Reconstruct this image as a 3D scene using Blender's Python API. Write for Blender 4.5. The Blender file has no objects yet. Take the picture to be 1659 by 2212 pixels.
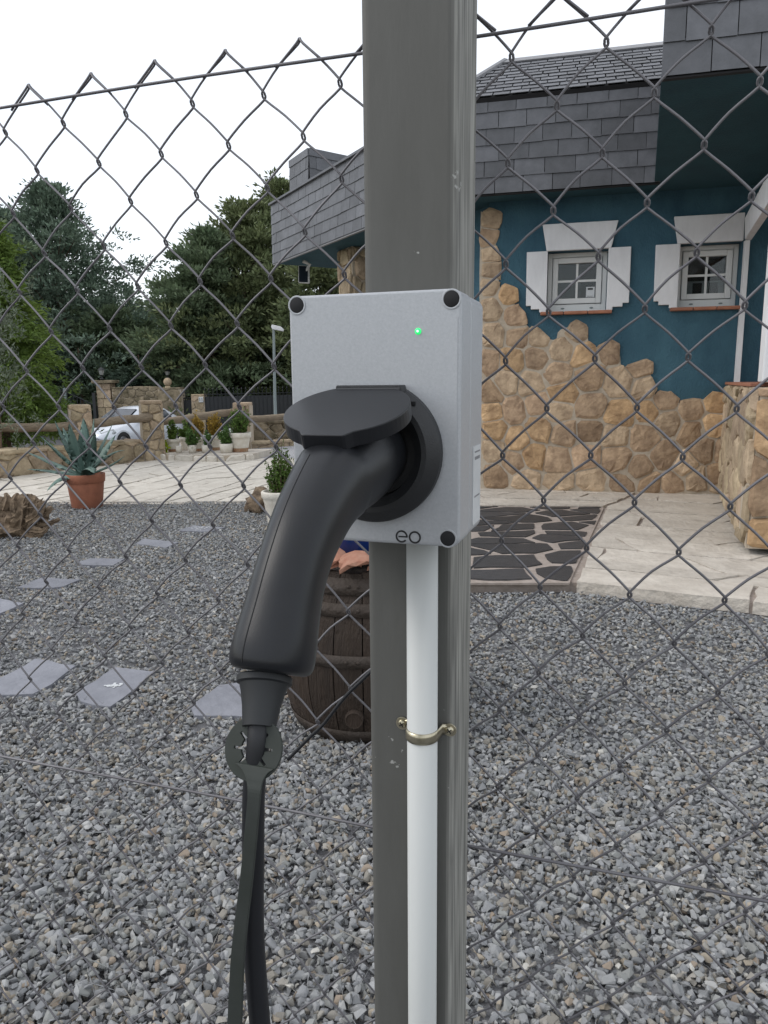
import bpy, bmesh, math, random
import numpy as np
from mathutils import Vector, Matrix, noise
R = random.Random(7)
S = bpy.context.scene
COL = S.collection
rad = math.radians

# ---------------------------------------------------------------- camera
CAM = Vector((0, 0, 1.35))
PITCH, ROLL, FOC = .17336, -.00926, 1593.3
_f = Vector((0, math.cos(PITCH), -math.sin(PITCH)))
_u = Vector((1, 0, 0)).cross(_f)
CA = Vector((1, 0, 0)) * math.cos(ROLL) + _u * math.sin(ROLL)
CB = Vector((1, 0, 0)) * -math.sin(ROLL) + _u * math.cos(ROLL)
CC = _f
cd = bpy.data.cameras.new('camera')
cam = bpy.data.objects.new('camera', cd)
COL.objects.link(cam)
cam.matrix_world = Matrix(((CA.x, CB.x, -CC.x, CAM.x), (CA.y, CB.y, -CC.y, CAM.y), (CA.z, CB.z, -CC.z, CAM.z), (0, 0, 0, 1)))
cd.sensor_fit = 'VERTICAL'
cd.sensor_height = 36
cd.lens = FOC / 2212 * 36
cd.clip_start = .02
cd.clip_end = 3000
S.camera = cam

# ---------------------------------------------------------------- sky and light
W = bpy.data.worlds.new('World')
S.world = W
W.use_nodes = True
wn, wl_ = W.node_tree.nodes, W.node_tree.links
wn.clear()
SUN_EL, SUN_AZ = 44, 268            # azimuth clockwise from +Y (from the left)
sky = wn.new('ShaderNodeTexSky')
sky.sky_type = 'NISHITA'
sky.sun_disc = False
sky.sun_elevation = rad(SUN_EL)
sky.sun_rotation = rad(SUN_AZ)
bg1 = wn.new('ShaderNodeBackground')
bg1.inputs[1].default_value = .06
wl_.new(sky.outputs[0], bg1.inputs[0])
tc = wn.new('ShaderNodeTexCoord')
mp = wn.new('ShaderNodeMapping')
mp.inputs['Scale'].default_value = (1, 1, 2.6)
nz = wn.new('ShaderNodeTexNoise')
nz.inputs['Scale'].default_value = 2.2
nz.inputs['Detail'].default_value = 6
cr = wn.new('ShaderNodeValToRGB')
cr.color_ramp.elements[0].position = .3
cr.color_ramp.elements[0].color = (.93, .965, 1, 1)
cr.color_ramp.elements[1].position = .6
cr.color_ramp.elements[1].color = (1, 1, 1, 1)
bg2 = wn.new('ShaderNodeBackground')
bg2.inputs[1].default_value = 1.0
ad = wn.new('ShaderNodeAddShader')
wo = wn.new('ShaderNodeOutputWorld')
wl_.new(tc.outputs['Generated'], mp.inputs[0])
wl_.new(mp.outputs[0], nz.inputs[0])
wl_.new(nz.outputs[0], cr.inputs[0])
wl_.new(cr.outputs[0], bg2.inputs[0])
wl_.new(bg1.outputs[0], ad.inputs[0])
wl_.new(bg2.outputs[0], ad.inputs[1])
wl_.new(ad.outputs[0], wo.inputs[0])
ld = bpy.data.lights.new('sun', 'SUN')
ld.energy = 1.0
ld.angle = rad(25)
ld.color = (1, .96, .9)
sun = bpy.data.objects.new('sun', ld)
COL.objects.link(sun)
sd = Vector((math.sin(rad(SUN_AZ)) * math.cos(rad(SUN_EL)), math.cos(rad(SUN_AZ)) * math.cos(rad(SUN_EL)), math.sin(rad(SUN_EL))))
sun.rotation_euler = sd.to_track_quat('Z', 'Y').to_euler()
S.view_settings.view_transform = 'Standard'
S.view_settings.look = 'None'
S.view_settings.gamma = 1
S.view_settings.use_curve_mapping = False
S.view_settings.exposure = 0
S.render.engine = 'CYCLES'
S.cycles.max_bounces = 6
S.cycles.transparent_max_bounces = 12

# ---------------------------------------------------------------- helpers: measuring
def ray(x, y):
    return CA * ((x - 829.5) / FOC) - CB * ((y - 1106) / FOC) + CC
def hit(x, y, P, n):
    d = ray(x, y)
    return CAM + d * ((Vector(P) - CAM).dot(n) / d.dot(n))
def gz(x, y, z=0):
    return hit(x, y, (0, 0, z), Vector((0, 0, 1)))
def gy(x, y, Y):
    return hit(x, y, (0, Y, 0), Vector((0, 1, 0)))
class Fr:
    def __init__(s, O, U, V, N):
        s.O, s.U, s.V, s.N = Vector(O), Vector(U).normalized(), Vector(V).normalized(), Vector(N).normalized()
    def p(s, u, v, d=0):
        return s.O + s.U * u + s.V * v + s.N * d
    def uv(s, x, y, d=0):
        q = hit(x, y, s.O + s.N * d, s.N) - s.O
        return (q.dot(s.U), q.dot(s.V))
    def off(s, d):
        return Fr(s.O + s.N * d, s.U, s.V, s.N)
Z = Vector((0, 0, 1))
GROUND = Fr((0, 0, 0), (1, 0, 0), (0, 1, 0), (0, 0, 1))

# ---------------------------------------------------------------- helpers: objects
WL = {}
def setp(o, label=None, cat=None, group=None, kind=None):
    if label: o['label'] = label
    if cat: o['category'] = cat
    if group: o['group'] = group
    if kind: o['kind'] = kind
    return o
def thing(name, loc, label, cat, group=None):
    o = bpy.data.objects.new(name, None)
    o.empty_display_size = .1
    COL.objects.link(o)
    o.location = loc
    WL[o.name] = Vector(loc)
    return setp(o, label, cat, group)
def mesh(name, vf, mat, parent=None, smooth=False, bevel=0, seg=2, kind=None):
    vs, fs = vf
    c = sum((Vector(v) for v in vs), Vector()) / len(vs)
    c.z = min(v[2] for v in vs)
    me = bpy.data.meshes.new(name)
    me.from_pydata([tuple(Vector(v) - c) for v in vs], [], fs)
    if mat: me.materials.append(mat)
    if smooth: me.polygons.foreach_set('use_smooth', [True] * len(me.polygons))
    me.update()
    o = bpy.data.objects.new(name, me)
    COL.objects.link(o)
    o.location = c
    WL[o.name] = c
    if parent:
        o.parent = parent
        o.matrix_parent_inverse = Matrix.Translation(-WL[parent.name])
    if bevel:
        m = o.modifiers.new('bevel', 'BEVEL')
        m.width = bevel
        m.segments = seg
        m.limit_method = 'ANGLE'
    if kind: o['kind'] = kind
    return o
def join(*vfs):
    V, F = [], []
    for v, f in vfs:
        k = len(V)
        V += list(v)
        F += [tuple(i + k for i in q) for q in f]
    return V, F
def box(fr, u0, u1, v0, v1, d0, d1):
    V = [fr.p(u, v, d) for d in (d0, d1) for u, v in ((u0, v0), (u1, v0), (u1, v1), (u0, v1))]
    return V, [(3, 2, 1, 0), (4, 5, 6, 7), (0, 1, 5, 4), (1, 2, 6, 5), (2, 3, 7, 6), (3, 0, 4, 7)]
def prism(fr, poly, d0, d1):
    n = len(poly)
    V = [fr.p(u, v, d0) for u, v in poly] + [fr.p(u, v, d1) for u, v in poly]
    F = [tuple(range(n - 1, -1, -1)), tuple(range(n, 2 * n))]
    F += [(i, (i + 1) % n, n + (i + 1) % n, n + i) for i in range(n)]
    return V, F
def ring_prism(fr, outer, inner, d0, d1):
    n = len(outer)
    V = [fr.p(u, v, d) for d in (d0, d1) for pl in (outer, inner) for u, v in pl]
    F = []
    for i in range(n):
        j = (i + 1) % n
        F += [(2 * n + i, 2 * n + j, 3 * n + j, 3 * n + i), (i, n + i, n + j, j), (i, j, 2 * n + j, 2 * n + i), (n + i, 3 * n + i, 3 * n + j, n + j)]
    return V, F
def tube(pts, r, n=8, cap=True, flat=None, twist=0):
    pts = [Vector(p) for p in pts]
    rs = r if isinstance(r, (list, tuple)) else [r] * len(pts)
    V, F = [], []
    ref = None
    for i, p in enumerate(pts):
        t = (pts[min(i + 1, len(pts) - 1)] - pts[max(i - 1, 0)])
        t = t.normalized() if t.length > 1e-9 else Vector((0, 0, 1))
        if ref is None:
            ref = Vector((0, 0, 1)) if abs(t.z) < .9 else Vector((0, 1, 0))
        a = ref - t * ref.dot(t)
        a = a.normalized() if a.length > 1e-6 else t.orthogonal().normalized()
        ref = a
        b = t.cross(a)
        for k in range(n):
            an = 2 * math.pi * k / n + twist * i
            fl = 1 if flat is None else flat
            V.append(p + a * math.cos(an) * rs[i] * fl + b * math.sin(an) * rs[i])
    for i in range(len(pts) - 1):
        for k in range(n):
            a, b = i * n + k, i * n + (k + 1) % n
            F.append((a, b, b + n, a + n))
    if cap:
        F.append(tuple(range(n - 1, -1, -1)))
        F.append(tuple(range((len(pts) - 1) * n, len(pts) * n)))
    return V, F
def lathe(c, prof, n=24, fr=None, cap=True):
    fr = fr or Fr(c, (1, 0, 0), (0, 1, 0), (0, 0, 1))
    V, F = [], []
    for r, z in prof:
        for k in range(n):
            a = 2 * math.pi * k / n
            V.append(fr.p(r * math.cos(a), r * math.sin(a), z))
    for i in range(len(prof) - 1):
        for k in range(n):
            a, b = i * n + k, i * n + (k + 1) % n
            F.append((a, b, b + n, a + n))
    if cap:
        if prof[0][0] > 1e-5: F.append(tuple(range(n - 1, -1, -1)))
        if prof[-1][0] > 1e-5: F.append(tuple(range((len(prof) - 1) * n, len(prof) * n)))
    return V, F
def circ(cu, cv, r, n=24, a0=0, a1=2 * math.pi, ry=None):
    ry = ry or r
    full = abs(a1 - a0 - 2 * math.pi) < 1e-6
    return [(cu + r * math.cos(a0 + (a1 - a0) * i / (n if full else n - 1)), cv + ry * math.sin(a0 + (a1 - a0) * i / (n if full else n - 1))) for i in range(n)]
def rrect(u0, u1, v0, v1, r, n=5):
    P = []
    for cx, cy, a in ((u1 - r, v1 - r, 0), (u0 + r, v1 - r, 90), (u0 + r, v0 + r, 180), (u1 - r, v0 + r, 270)):
        for i in range(n):
            t = rad(a + 90 * i / (n - 1))
            P.append((cx + r * math.cos(t), cy + r * math.sin(t)))
    return P
def inside(poly, x, y):
    c = False
    n = len(poly)
    for i in range(n):
        x0, y0 = poly[i]; x1, y1 = poly[i - 1]
        if (y0 > y) != (y1 > y) and x < (x1 - x0) * (y - y0) / (y1 - y0) + x0: c = not c
    return c
def clip_half(poly, a, b, c):          # keep a*x+b*y<=c
    out = []
    for i in range(len(poly)):
        p, q = poly[i], poly[(i + 1) % len(poly)]
        dp, dq = a * p[0] + b * p[1] - c, a * q[0] + b * q[1] - c
        if dp <= 0: out.append(p)
        if (dp < 0) != (dq < 0) and abs(dp - dq) > 1e-12:
            t = dp / (dp - dq)
            out.append((p[0] + (q[0] - p[0]) * t, p[1] + (q[1] - p[1]) * t))
    return out
def area(p):
    return sum(p[i - 1][0] * p[i][1] - p[i][0] * p[i - 1][1] for i in range(len(p))) / 2
def clip_convex(poly, reg):
    if area(reg) < 0: reg = reg[::-1]
    for i in range(len(reg)):
        (x0, y0), (x1, y1) = reg[i], reg[(i + 1) % len(reg)]
        a, b = (y1 - y0), -(x1 - x0)
        poly = clip_half(poly, a, b, a * x0 + b * y0)
        if len(poly) < 3: return []
    return poly
def cells(region, sx, sy, jit=.32, clip=False, rnd=R, rot=0):
    """voronoi cells of a jittered grid; only those seeded inside the region"""
    cr_, sr_ = math.cos(rot), math.sin(rot)
    reg = [(x * cr_ + y * sr_, -x * sr_ + y * cr_) for x, y in region]
    x0, x1 = min(p[0] for p in reg) - 2 * sx, max(p[0] for p in reg) + 2 * sx
    y0, y1 = min(p[1] for p in reg) - 2 * sy, max(p[1] for p in reg) + 2 * sy
    seeds = []
    j, y = 0, y0
    while y < y1:
        x = x0 + (sx * .5 if j % 2 else 0)
        while x < x1:
            seeds.append((x + rnd.uniform(-jit, jit) * sx, y + rnd.uniform(-jit, jit) * sy))
            x += sx
        y += sy
        j += 1
    out = []
    for s in seeds:
        if not inside(reg, *s) and not clip: continue
        pl = [(s[0] - 2 * sx, s[1] - 2 * sy), (s[0] + 2 * sx, s[1] - 2 * sy), (s[0] + 2 * sx, s[1] + 2 * sy), (s[0] - 2 * sx, s[1] + 2 * sy)]
        for t in seeds:
            if t is s or abs(t[0] - s[0]) > 3 * sx or abs(t[1] - s[1]) > 3 * sy: continue
            a, b = (t[0] - s[0]) / sx ** 2, (t[1] - s[1]) / sy ** 2
            m = ((t[0] + s[0]) / 2, (t[1] + s[1]) / 2)
            pl = clip_half(pl, a, b, a * m[0] + b * m[1])
            if len(pl) < 3: break
        if len(pl) < 3: continue
        if clip:
            pl = clip_convex(pl, reg)
            if len(pl) < 3 or abs(area(pl)) < .12 * sx * sy: continue
        out.append([(x * cr_ - y * sr_, x * sr_ + y * cr_) for x, y in pl])
    return out
def shrink(pl, g):
    cx, cy = sum(p[0] for p in pl) / len(pl), sum(p[1] for p in pl) / len(pl)
    out = []
    for x, y in pl:
        d = math.hypot(x - cx, y - cy)
        k = max(.3, 1 - g / max(d, 1e-4))
        out.append((cx + (x - cx) * k, cy + (y - cy) * k))
    return out
def chaikin(pl, t=.25):
    out = []
    for i in range(len(pl)):
        p, q = pl[i], pl[(i + 1) % len(pl)]
        out += [(p[0] * (1 - t) + q[0] * t, p[1] * (1 - t) + q[1] * t), (p[0] * t + q[0] * (1 - t), p[1] * t + q[1] * (1 - t))]
    return out
def cells_at(seeds, ghosts, big=.40):
    out = []
    for s in seeds:
        pl = [(s[0] + big * math.cos(a * math.pi / 5), s[1] + big * math.sin(a * math.pi / 5)) for a in range(10)]
        for t in seeds + ghosts:
            if t is s or abs(t[0] - s[0]) > 2.2 * big or abs(t[1] - s[1]) > 2.2 * big: continue
            a, b = t[0] - s[0], t[1] - s[1]
            if abs(a) + abs(b) < 1e-6: continue
            pl = clip_half(pl, a, b, a * (t[0] + s[0]) / 2 + b * (t[1] + s[1]) / 2)
            if len(pl) < 3: break
        if len(pl) >= 3: out.append(pl)
    return out
def courses(reg, ln, row, rot, rnd):
    c_, s_ = math.cos(rot), math.sin(rot)
    rg_ = [(x * c_ + y * s_, -x * s_ + y * c_) for x, y in reg]
    x0, x1 = min(p[0] for p in rg_), max(p[0] for p in rg_)
    y0, y1 = min(p[1] for p in rg_), max(p[1] for p in rg_)
    out = []
    y = y0
    ph = rnd.uniform(0, 6)
    wav = lambda xx, k: .10 * row * math.sin(xx * 2.1 + k * 1.7 + ph)
    k = 0
    while y < y1:
        h = row * rnd.uniform(.6, 1.4)
        x = x0 - rnd.uniform(0, ln)
        sk = rnd.uniform(-.3, .3) * h
        while x < x1:
            w = ln * rnd.uniform(.45, 1.5)
            sk2 = rnd.uniform(-.4, .4) * h
            xm = x + w / 2
            q = [(x - sk, y + wav(x, k)), (xm, y + wav(xm, k)), (x + w - sk2, y + wav(x + w, k)), (x + w + sk2, y + h + wav(x + w, k + 1)), (xm, y + h + wav(xm, k + 1)), (x + sk, y + h + wav(x, k + 1))]
            q = clip_convex(q, rg_)
            if len(q) >= 3 and abs(area(q)) > .02: out.append([(a * c_ - b * s_, a * s_ + b * c_) for a, b in q])
            x += w
            sk = sk2
        y += h
        k += 1
    return out
def rubble(fr, pl, depth, g=.012, rnd=R, back=-.01):
    if area(pl) < 0: pl = pl[::-1]
    pl = chaikin(shrink(pl, g), rnd.uniform(.10, .19))
    if len(pl) > 14: pl = [p for i, p in enumerate(pl) if i % 5 != 4]
    n = len(pl)
    cx, cy = sum(p[0] for p in pl) / n, sum(p[1] for p in pl) / n
    dep = depth * rnd.uniform(.7, 1.25)
    tu, tv = rnd.uniform(-.12, .12), rnd.uniform(-.12, .12)
    V = []
    sz = math.sqrt(abs(area(pl)))
    pl = [(x + rnd.gauss(0, .018) * sz, y + rnd.gauss(0, .018) * sz) for x, y in pl]
    for sc, d in ((1, back), (.97, dep * .62), (.74, dep)):
        for x, y in pl:
            a, b = (x - cx) * sc, (y - cy) * sc
            V.append(fr.p(cx + a, cy + b, d if sc == 1 else d + (a * tu + b * tv) * .6 + rnd.gauss(0, .11) * dep))
    V.append(fr.p(cx, cy, dep * rnd.uniform(.95, 1.12)))
    F = []
    for r_ in range(2):
        for i in range(n):
            j = (i + 1) % n
            F.append((r_ * n + i, r_ * n + j, r_ * n + n + j, r_ * n + n + i))
    for i in range(n): F.append((2 * n + i, 2 * n + (i + 1) % n, 3 * n))
    return V, F
def rough_flat(fr, pl, g, d0, d1, rnd=R, jit=.006, step=.12, tilt=.002):
    if area(pl) < 0: pl = pl[::-1]
    pl = shrink(pl, g)
    out = []
    for i in range(len(pl)):
        p, q = pl[i], pl[(i + 1) % len(pl)]
        L = math.hypot(q[0] - p[0], q[1] - p[1])
        m = max(1, min(5, int(L / step)))
        for k in range(m):
            t = k / m
            out.append((p[0] + (q[0] - p[0]) * t + rnd.uniform(-jit, jit), p[1] + (q[1] - p[1]) * t + rnd.uniform(-jit, jit)))
    return prism(fr, out, d0, d1 + rnd.uniform(-tilt, tilt))

# ---------------------------------------------------------------- materials
def M(name, col, rough=.7, metal=0, col2=None, nscale=8, namt=.35, rnd=0, bump=0, bscale=40, ramp=None, spec=.5, stretch=None, detail=6, hue=0):
    """procedural material: base colour broken up by noise and, per piece, by a random shift"""
    m = bpy.data.materials.new(name)
    m.use_nodes = True
    N, L = m.node_tree.nodes, m.node_tree.links
    b = N['Principled BSDF']
    b.inputs['Roughness'].default_value = rough
    b.inputs['Metallic'].default_value = metal
    b.inputs['Specular IOR Level'].default_value = spec
    t = N.new('ShaderNodeTexCoord')
    oi = N.new('ShaderNodeObjectInfo')
    mu = N.new('ShaderNodeMath'); mu.operation = 'MULTIPLY'; mu.inputs[1].default_value = 37
    L.new(oi.outputs['Random'], mu.inputs[0])
    va = N.new('ShaderNodeVectorMath'); va.operation = 'ADD'
    mp_ = N.new('ShaderNodeMapping')
    if stretch: mp_.inputs['Scale'].default_value = stretch
    L.new(t.outputs['Object'], mp_.inputs[0])
    L.new(mp_.outputs[0], va.inputs[0])
    L.new(mu.outputs[0], va.inputs[1])
    n1 = N.new('ShaderNodeTexNoise')
    n1.inputs['Scale'].default_value = nscale
    n1.inputs['Detail'].default_value = detail
    n1.inputs['Roughness'].default_value = .65
    L.new(va.outputs[0], n1.inputs[0])
    mr = N.new('ShaderNodeMapRange')
    mr.inputs[1].default_value = .3
    mr.inputs[2].default_value = .7
    L.new(n1.outputs[0], mr.inputs[0])
    mx = N.new('ShaderNodeMix'); mx.data_type = 'RGBA'
    mx.inputs[6].default_value = (*col, 1)
    c2 = col2 or tuple(c * (1 - namt) for c in col)
    mx.inputs[7].default_value = (*c2, 1)
    L.new(mr.outputs[0], mx.inputs[0])
    out = mx.outputs[2]
    if ramp:
        rp = N.new('ShaderNodeValToRGB')
        rp.color_ramp.interpolation = 'CONSTANT'
        els = rp.color_ramp.elements
        for k, (pos, c) in enumerate(ramp):
            e = els[k] if k < 2 else els.new(pos)
            e.position = pos
            e.color = (*c, 1)
        L.new(oi.outputs['Random'], rp.inputs[0])
        m2 = N.new('ShaderNodeMix'); m2.data_type = 'RGBA'; m2.blend_type = 'MULTIPLY'
        m2.inputs[0].default_value = 1
        L.new(out, m2.inputs[6]); L.new(rp.outputs[0], m2.inputs[7])
        out = m2.outputs[2]
    if rnd:
        hs = N.new('ShaderNodeHueSaturation')
        mv = N.new('ShaderNodeMapRange')
        mv.inputs[3].default_value = 1 - rnd
        mv.inputs[4].default_value = 1 + rnd
        fr_ = N.new('ShaderNodeMath'); fr_.operation = 'FRACT'
        L.new(mu.outputs[0], fr_.inputs[0])
        L.new(fr_.outputs[0], mv.inputs[0])
        L.new(mv.outputs[0], hs.inputs['Value'])
        if hue:
            mh = N.new('ShaderNodeMapRange')
            mh.inputs[3].default_value = .5 - hue
            mh.inputs[4].default_value = .5 + hue
            L.new(oi.outputs['Random'], mh.inputs[0])
            L.new(mh.outputs[0], hs.inputs['Hue'])
        L.new(out, hs.inputs['Color'])
        out = hs.outputs[0]
    L.new(out, b.inputs['Base Color'])
    if bump:
        n2 = N.new('ShaderNodeTexNoise')
        n2.inputs['Scale'].default_value = bscale
        n2.inputs['Detail'].default_value = 5
        L.new(va.outputs[0], n2.inputs[0])
        bp = N.new('ShaderNodeBump')
        bp.inputs['Strength'].default_value = min(1, bump)
        bp.inputs['Distance'].default_value = .02 if bscale < 60 else .004
        L.new(n2.outputs[0], bp.inputs['Height'])
        L.new(bp.outputs[0], b.inputs['Normal'])
    return m
def nodes_of(m):
    return m.node_tree.nodes, m.node_tree.links, m.node_tree.nodes['Principled BSDF']
m_gravel = M('gravel_stone', (1.0, .985, .95), .9, nscale=60, namt=.28, bump=.25, bscale=150, rnd=.12, spec=.2, ramp=[
    (0, (.29, .30, .32)), (.16, (.345, .355, .37)), (.32, (.245, .255, .27)), (.46, (.375, .385, .40)), (.58, (.31, .32, .32)), (.72, (.35, .335, .31)),
    (.80, (.28, .265, .24)), (.87, (.44, .445, .45)), (.92, (.39, .345, .285)), (.96, (.33, .275, .225)), (.99, (.54, .53, .50))])
m_gbase = M('gravel_bed', (.20, .20, .21), .95, nscale=55, col2=(.07, .07, .072), bump=1, bscale=50)
m_earth = M('earth', (.16, .13, .09), .95, nscale=3, col2=(.09, .085, .05), bump=.6, bscale=30)
m_palegravel = M('pale_gravel', (.46, .46, .47), .95, nscale=30, col2=(.2, .2, .21), bump=1, bscale=25)
m_road = M('road', (.13, .13, .135), .9, nscale=20, bump=.3, bscale=80)
m_sand = M('sandstone', (.66, .50, .335), .92, nscale=6, col2=(.27, .19, .125), rnd=.15, bump=1, bscale=17, detail=12, ramp=[(0, (1, 1, 1)), (.2, (.84, .80, .78)), (.38, (1.0, .90, .76)), (.52, (.92, .86, .84)), (.66, (.74, .70, .68)), (.80, (1.0, .88, .72)), (.90, (.68, .63, .59))])
m_sand2 = M('pale_sandstone', (.48, .38, .26), .92, nscale=7, col2=(.25, .19, .125), rnd=.22, hue=.01, bump=1, bscale=20, detail=10)
m_mossy = M('mossy_stone', (.36, .29, .20), .95, nscale=2.6, col2=(.07, .060, .032), rnd=.22, bump=1, bscale=16, detail=10)
m_mortar = M('mortar', (.50, .43, .34), .95, nscale=14, col2=(.36, .30, .23), bump=.8, bscale=60)
m_slate = M('roof_slate', (.118, .122, .136), .5, nscale=6, col2=(.070, .074, .082), rnd=.24, bump=.35, bscale=70, spec=.55)
m_slatefelt = M('slate_backing', (.02, .02, .022), .9)
m_pave = M('limestone_flag', (.60, .55, .48), .88, nscale=5, col2=(.42, .375, .32), rnd=.09, bump=.9, bscale=22, detail=9)
m_pavejoint = M('paving_joint', (.30, .245, .18), .95, nscale=10, col2=(.17, .13, .09), bump=.8, bscale=50)
m_slatepave = M('black_slate', (.055, .053, .055), .55, nscale=12, col2=(.028, .027, .028), rnd=.25, bump=.4, bscale=50, stretch=(1, 4, 1))
m_grout = M('pale_grout', (.40, .34, .30), .9, nscale=20, col2=(.27, .225, .19), bump=.6, bscale=70)
m_step = M('stepping_slate', (.25, .255, .285), .7, nscale=5, col2=(.175, .18, .205), rnd=.12, bump=.6, bscale=14, detail=12)
m_soffit_shade = M('shade_darkened_soffit', (.018, .070, .090), .9, nscale=3, col2=(.012, .048, .066), bump=.3, bscale=55)  # soffit colour darkened to carry the shade under the eaves and porch
m_blue = M('blue_stucco', (.056, .135, .178), .95, nscale=1.4, col2=(.024, .070, .104), bump=.6, bscale=45, stretch=(1.6, 1.6, .8), detail=10)
m_white = M('white_paint', (.76, .76, .77), .85, nscale=4, namt=.16, bump=.5, bscale=70, detail=10, stretch=(2, 2, .7))
m_pvc = M('white_upvc', (.74, .74, .72), .4, nscale=5, namt=.06)
m_terra = M('terracotta', (.36, .135, .075), .8, nscale=9, col2=(.25, .095, .055), bump=.25, bscale=50)
m_tile = M('sill_tile', (.38, .16, .09), .8, nscale=9, col2=(.26, .11, .07), rnd=.1, bump=.25, bscale=50)
m_shard = M('tile_shard', (.40, .22, .15), .9, nscale=25, col2=(.32, .14, .09), rnd=.12, bump=.6, bscale=60)
m_bluepot = M('cobalt_glaze', (.01, .035, .16), .25, nscale=4, namt=.3)
m_creampot = M('cream_pot', (.70, .67, .60), .85, nscale=14, col2=(.55, .50, .42), bump=.7, bscale=70)
m_rustpot = M('rust_stain', (.28, .12, .055), .9, nscale=14, col2=(.4, .3, .2))
m_soil = M('soil', (.07, .05, .035), .95, nscale=30, bump=1, bscale=60)
m_deepblind = M('dim_blind', (.05, .05, .055), .9)
m_dark = M('dark_interior', (.012, .012, .014), .9)
m_wire = M('galvanised_wire', (.20, .195, .205), .5, metal=.5, nscale=6, col2=(.12, .115, .125), rnd=.08)
m_plastic = M('black_plastic', (.011, .012, .0145), .36, nscale=90, namt=.15, bump=.03, bscale=700, spec=.36)
m_plastic2 = M('socket_plastic', (.020, .021, .023), .5, nscale=120, namt=.15, bump=.15, bscale=800)
m_deep = M('deep_black', (.006, .006, .007), .6)
m_rubber = M('dark_rubber', (.015, .017, .019), .55, nscale=30, namt=.2)
m_strap = M('rubber_strap', (.032, .037, .034), .65, nscale=20, col2=(.018, .024, .018))
m_cable = M('cable_sheath', (.008, .009, .012), .5, nscale=30, namt=.2)
m_conduit = M('white_conduit', (.585, .60, .585), .55, nscale=5, namt=.09, stretch=(1, 1, .3))
m_brassy = M('zinc_passivated', (.55, .5, .38), .3, metal=.9, nscale=60, col2=(.35, .32, .22))
m_log = M('weathered_log', (.30, .24, .17), .9, nscale=8, col2=(.15, .115, .08), bump=.8, bscale=20, stretch=(1, 1, 6))
m_drift = M('driftwood', (.26, .19, .125), .95, nscale=14, col2=(.05, .034, .022), bump=1, bscale=18, detail=10)
m_oak = M('old_oak', (.042, .026, .016), .8, nscale=10, col2=(.025, .015, .009), rnd=.25, bump=.7, bscale=40, stretch=(3, 3, .35), detail=9)
m_hoop = M('rusty_hoop', (.058, .046, .038), .7, metal=.25, nscale=14, col2=(.04, .028, .02), bump=.5, bscale=50)
m_iron = M('black_iron', (.014, .017, .02), .5, nscale=10, namt=.3)
m_lampglass = M('lantern_glass', (.34, .35, .33), .3)
m_lamp = M('lamp_grey', (.19, .225, .225), .5, nscale=10, namt=.1)
m_zinc = M('zinc_trim', (.26, .26, .27), .5, metal=.3, nscale=12, namt=.2)
m_pave2 = M('drive_flag', (.66, .62, .55), .9, nscale=6, col2=(.48, .44, .38), rnd=.07, bump=.9, bscale=20, detail=9)
m_lampw = M('lamp_white', (.75, .75, .75), .4)
m_bark = M('bark', (.16, .105, .07), .95, nscale=5, col2=(.07, .05, .035), bump=1, bscale=12, stretch=(2, 2, .4))
m_carpaint = M('silver_white_car_paint', (.66, .69, .74), .22, metal=.15, nscale=2, namt=.03)
m_carglass = M('car_glass', (.03, .04, .055), .08, spec=.9)
m_tyre = M('tyre_rubber', (.02, .02, .02), .8)
m_rim = M('alloy', (.5, .5, .52), .3, metal=.9)
m_head = M('headlight_lens', (.55, .58, .6), .12, spec=.9, nscale=30, col2=(.2, .21, .22))
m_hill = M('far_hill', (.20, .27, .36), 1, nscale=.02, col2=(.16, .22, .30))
m_solar = M('solar_cell', (.02, .025, .035), .15)
m_stick = M('sticker_white', (.72, .74, .75), .5)
m_ink = M('ink', (.02, .02, .022), .6)
m_inkgrey = M('grey_ink', (.30, .30, .31), .6)

def leafmat(name, c1, c2, tr=.25):
    m = M(name, c1, .62, col2=c2, nscale=1.1, rnd=0, detail=8, spec=.25)
    N, L, b = nodes_of(m)
    g = N.new('ShaderNodeNewGeometry')
    mr = N.new('ShaderNodeMapRange'); mr.inputs[3].default_value = .6; mr.inputs[4].default_value = 1.4
    hs = N.new('ShaderNodeHueSaturation')
    L.new(g.outputs['Random Per Island'], mr.inputs[0]); L.new(mr.outputs[0], hs.inputs['Value'])
    src = b.inputs['Base Color'].links[0].from_socket
    L.new(src, hs.inputs['Color']); L.new(hs.outputs[0], b.inputs['Base Color'])
    t = N.new('ShaderNodeBsdfTranslucent'); L.new(hs.outputs[0], t.inputs[0])
    mx = N.new('ShaderNodeMixShader'); mx.inputs[0].default_value = tr
    o = N['Material Output']
    L.new(b.outputs[0], mx.inputs[1]); L.new(t.outputs[0], mx.inputs[2]); L.new(mx.outputs[0], o.inputs[0])
    return m
m_con = [leafmat('conifer_green', (.165, .210, .118), (.098, .145, .082)), leafmat('conifer_blue_green', (.150, .200, .142), (.095, .142, .105)), leafmat('conifer_olive', (.190, .215, .100), (.108, .145, .070))]
m_thuja = leafmat('bright_cypress', (.17, .24, .05), (.09, .15, .035))
m_olive = leafmat('olive_leaf', (.20, .235, .17), (.11, .14, .095))
m_box = leafmat('boxwood_leaf', (.13, .20, .04), (.06, .11, .025))
m_gold = leafmat('golden_leaf', (.38, .26, .05), (.22, .13, .03))
m_herb = leafmat('herb_leaf', (.11, .19, .05), (.06, .12, .035))
m_agave = M('agave_leaf', (.125, .20, .165), .5, nscale=6, col2=(.08, .14, .12), rnd=.15)

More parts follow.
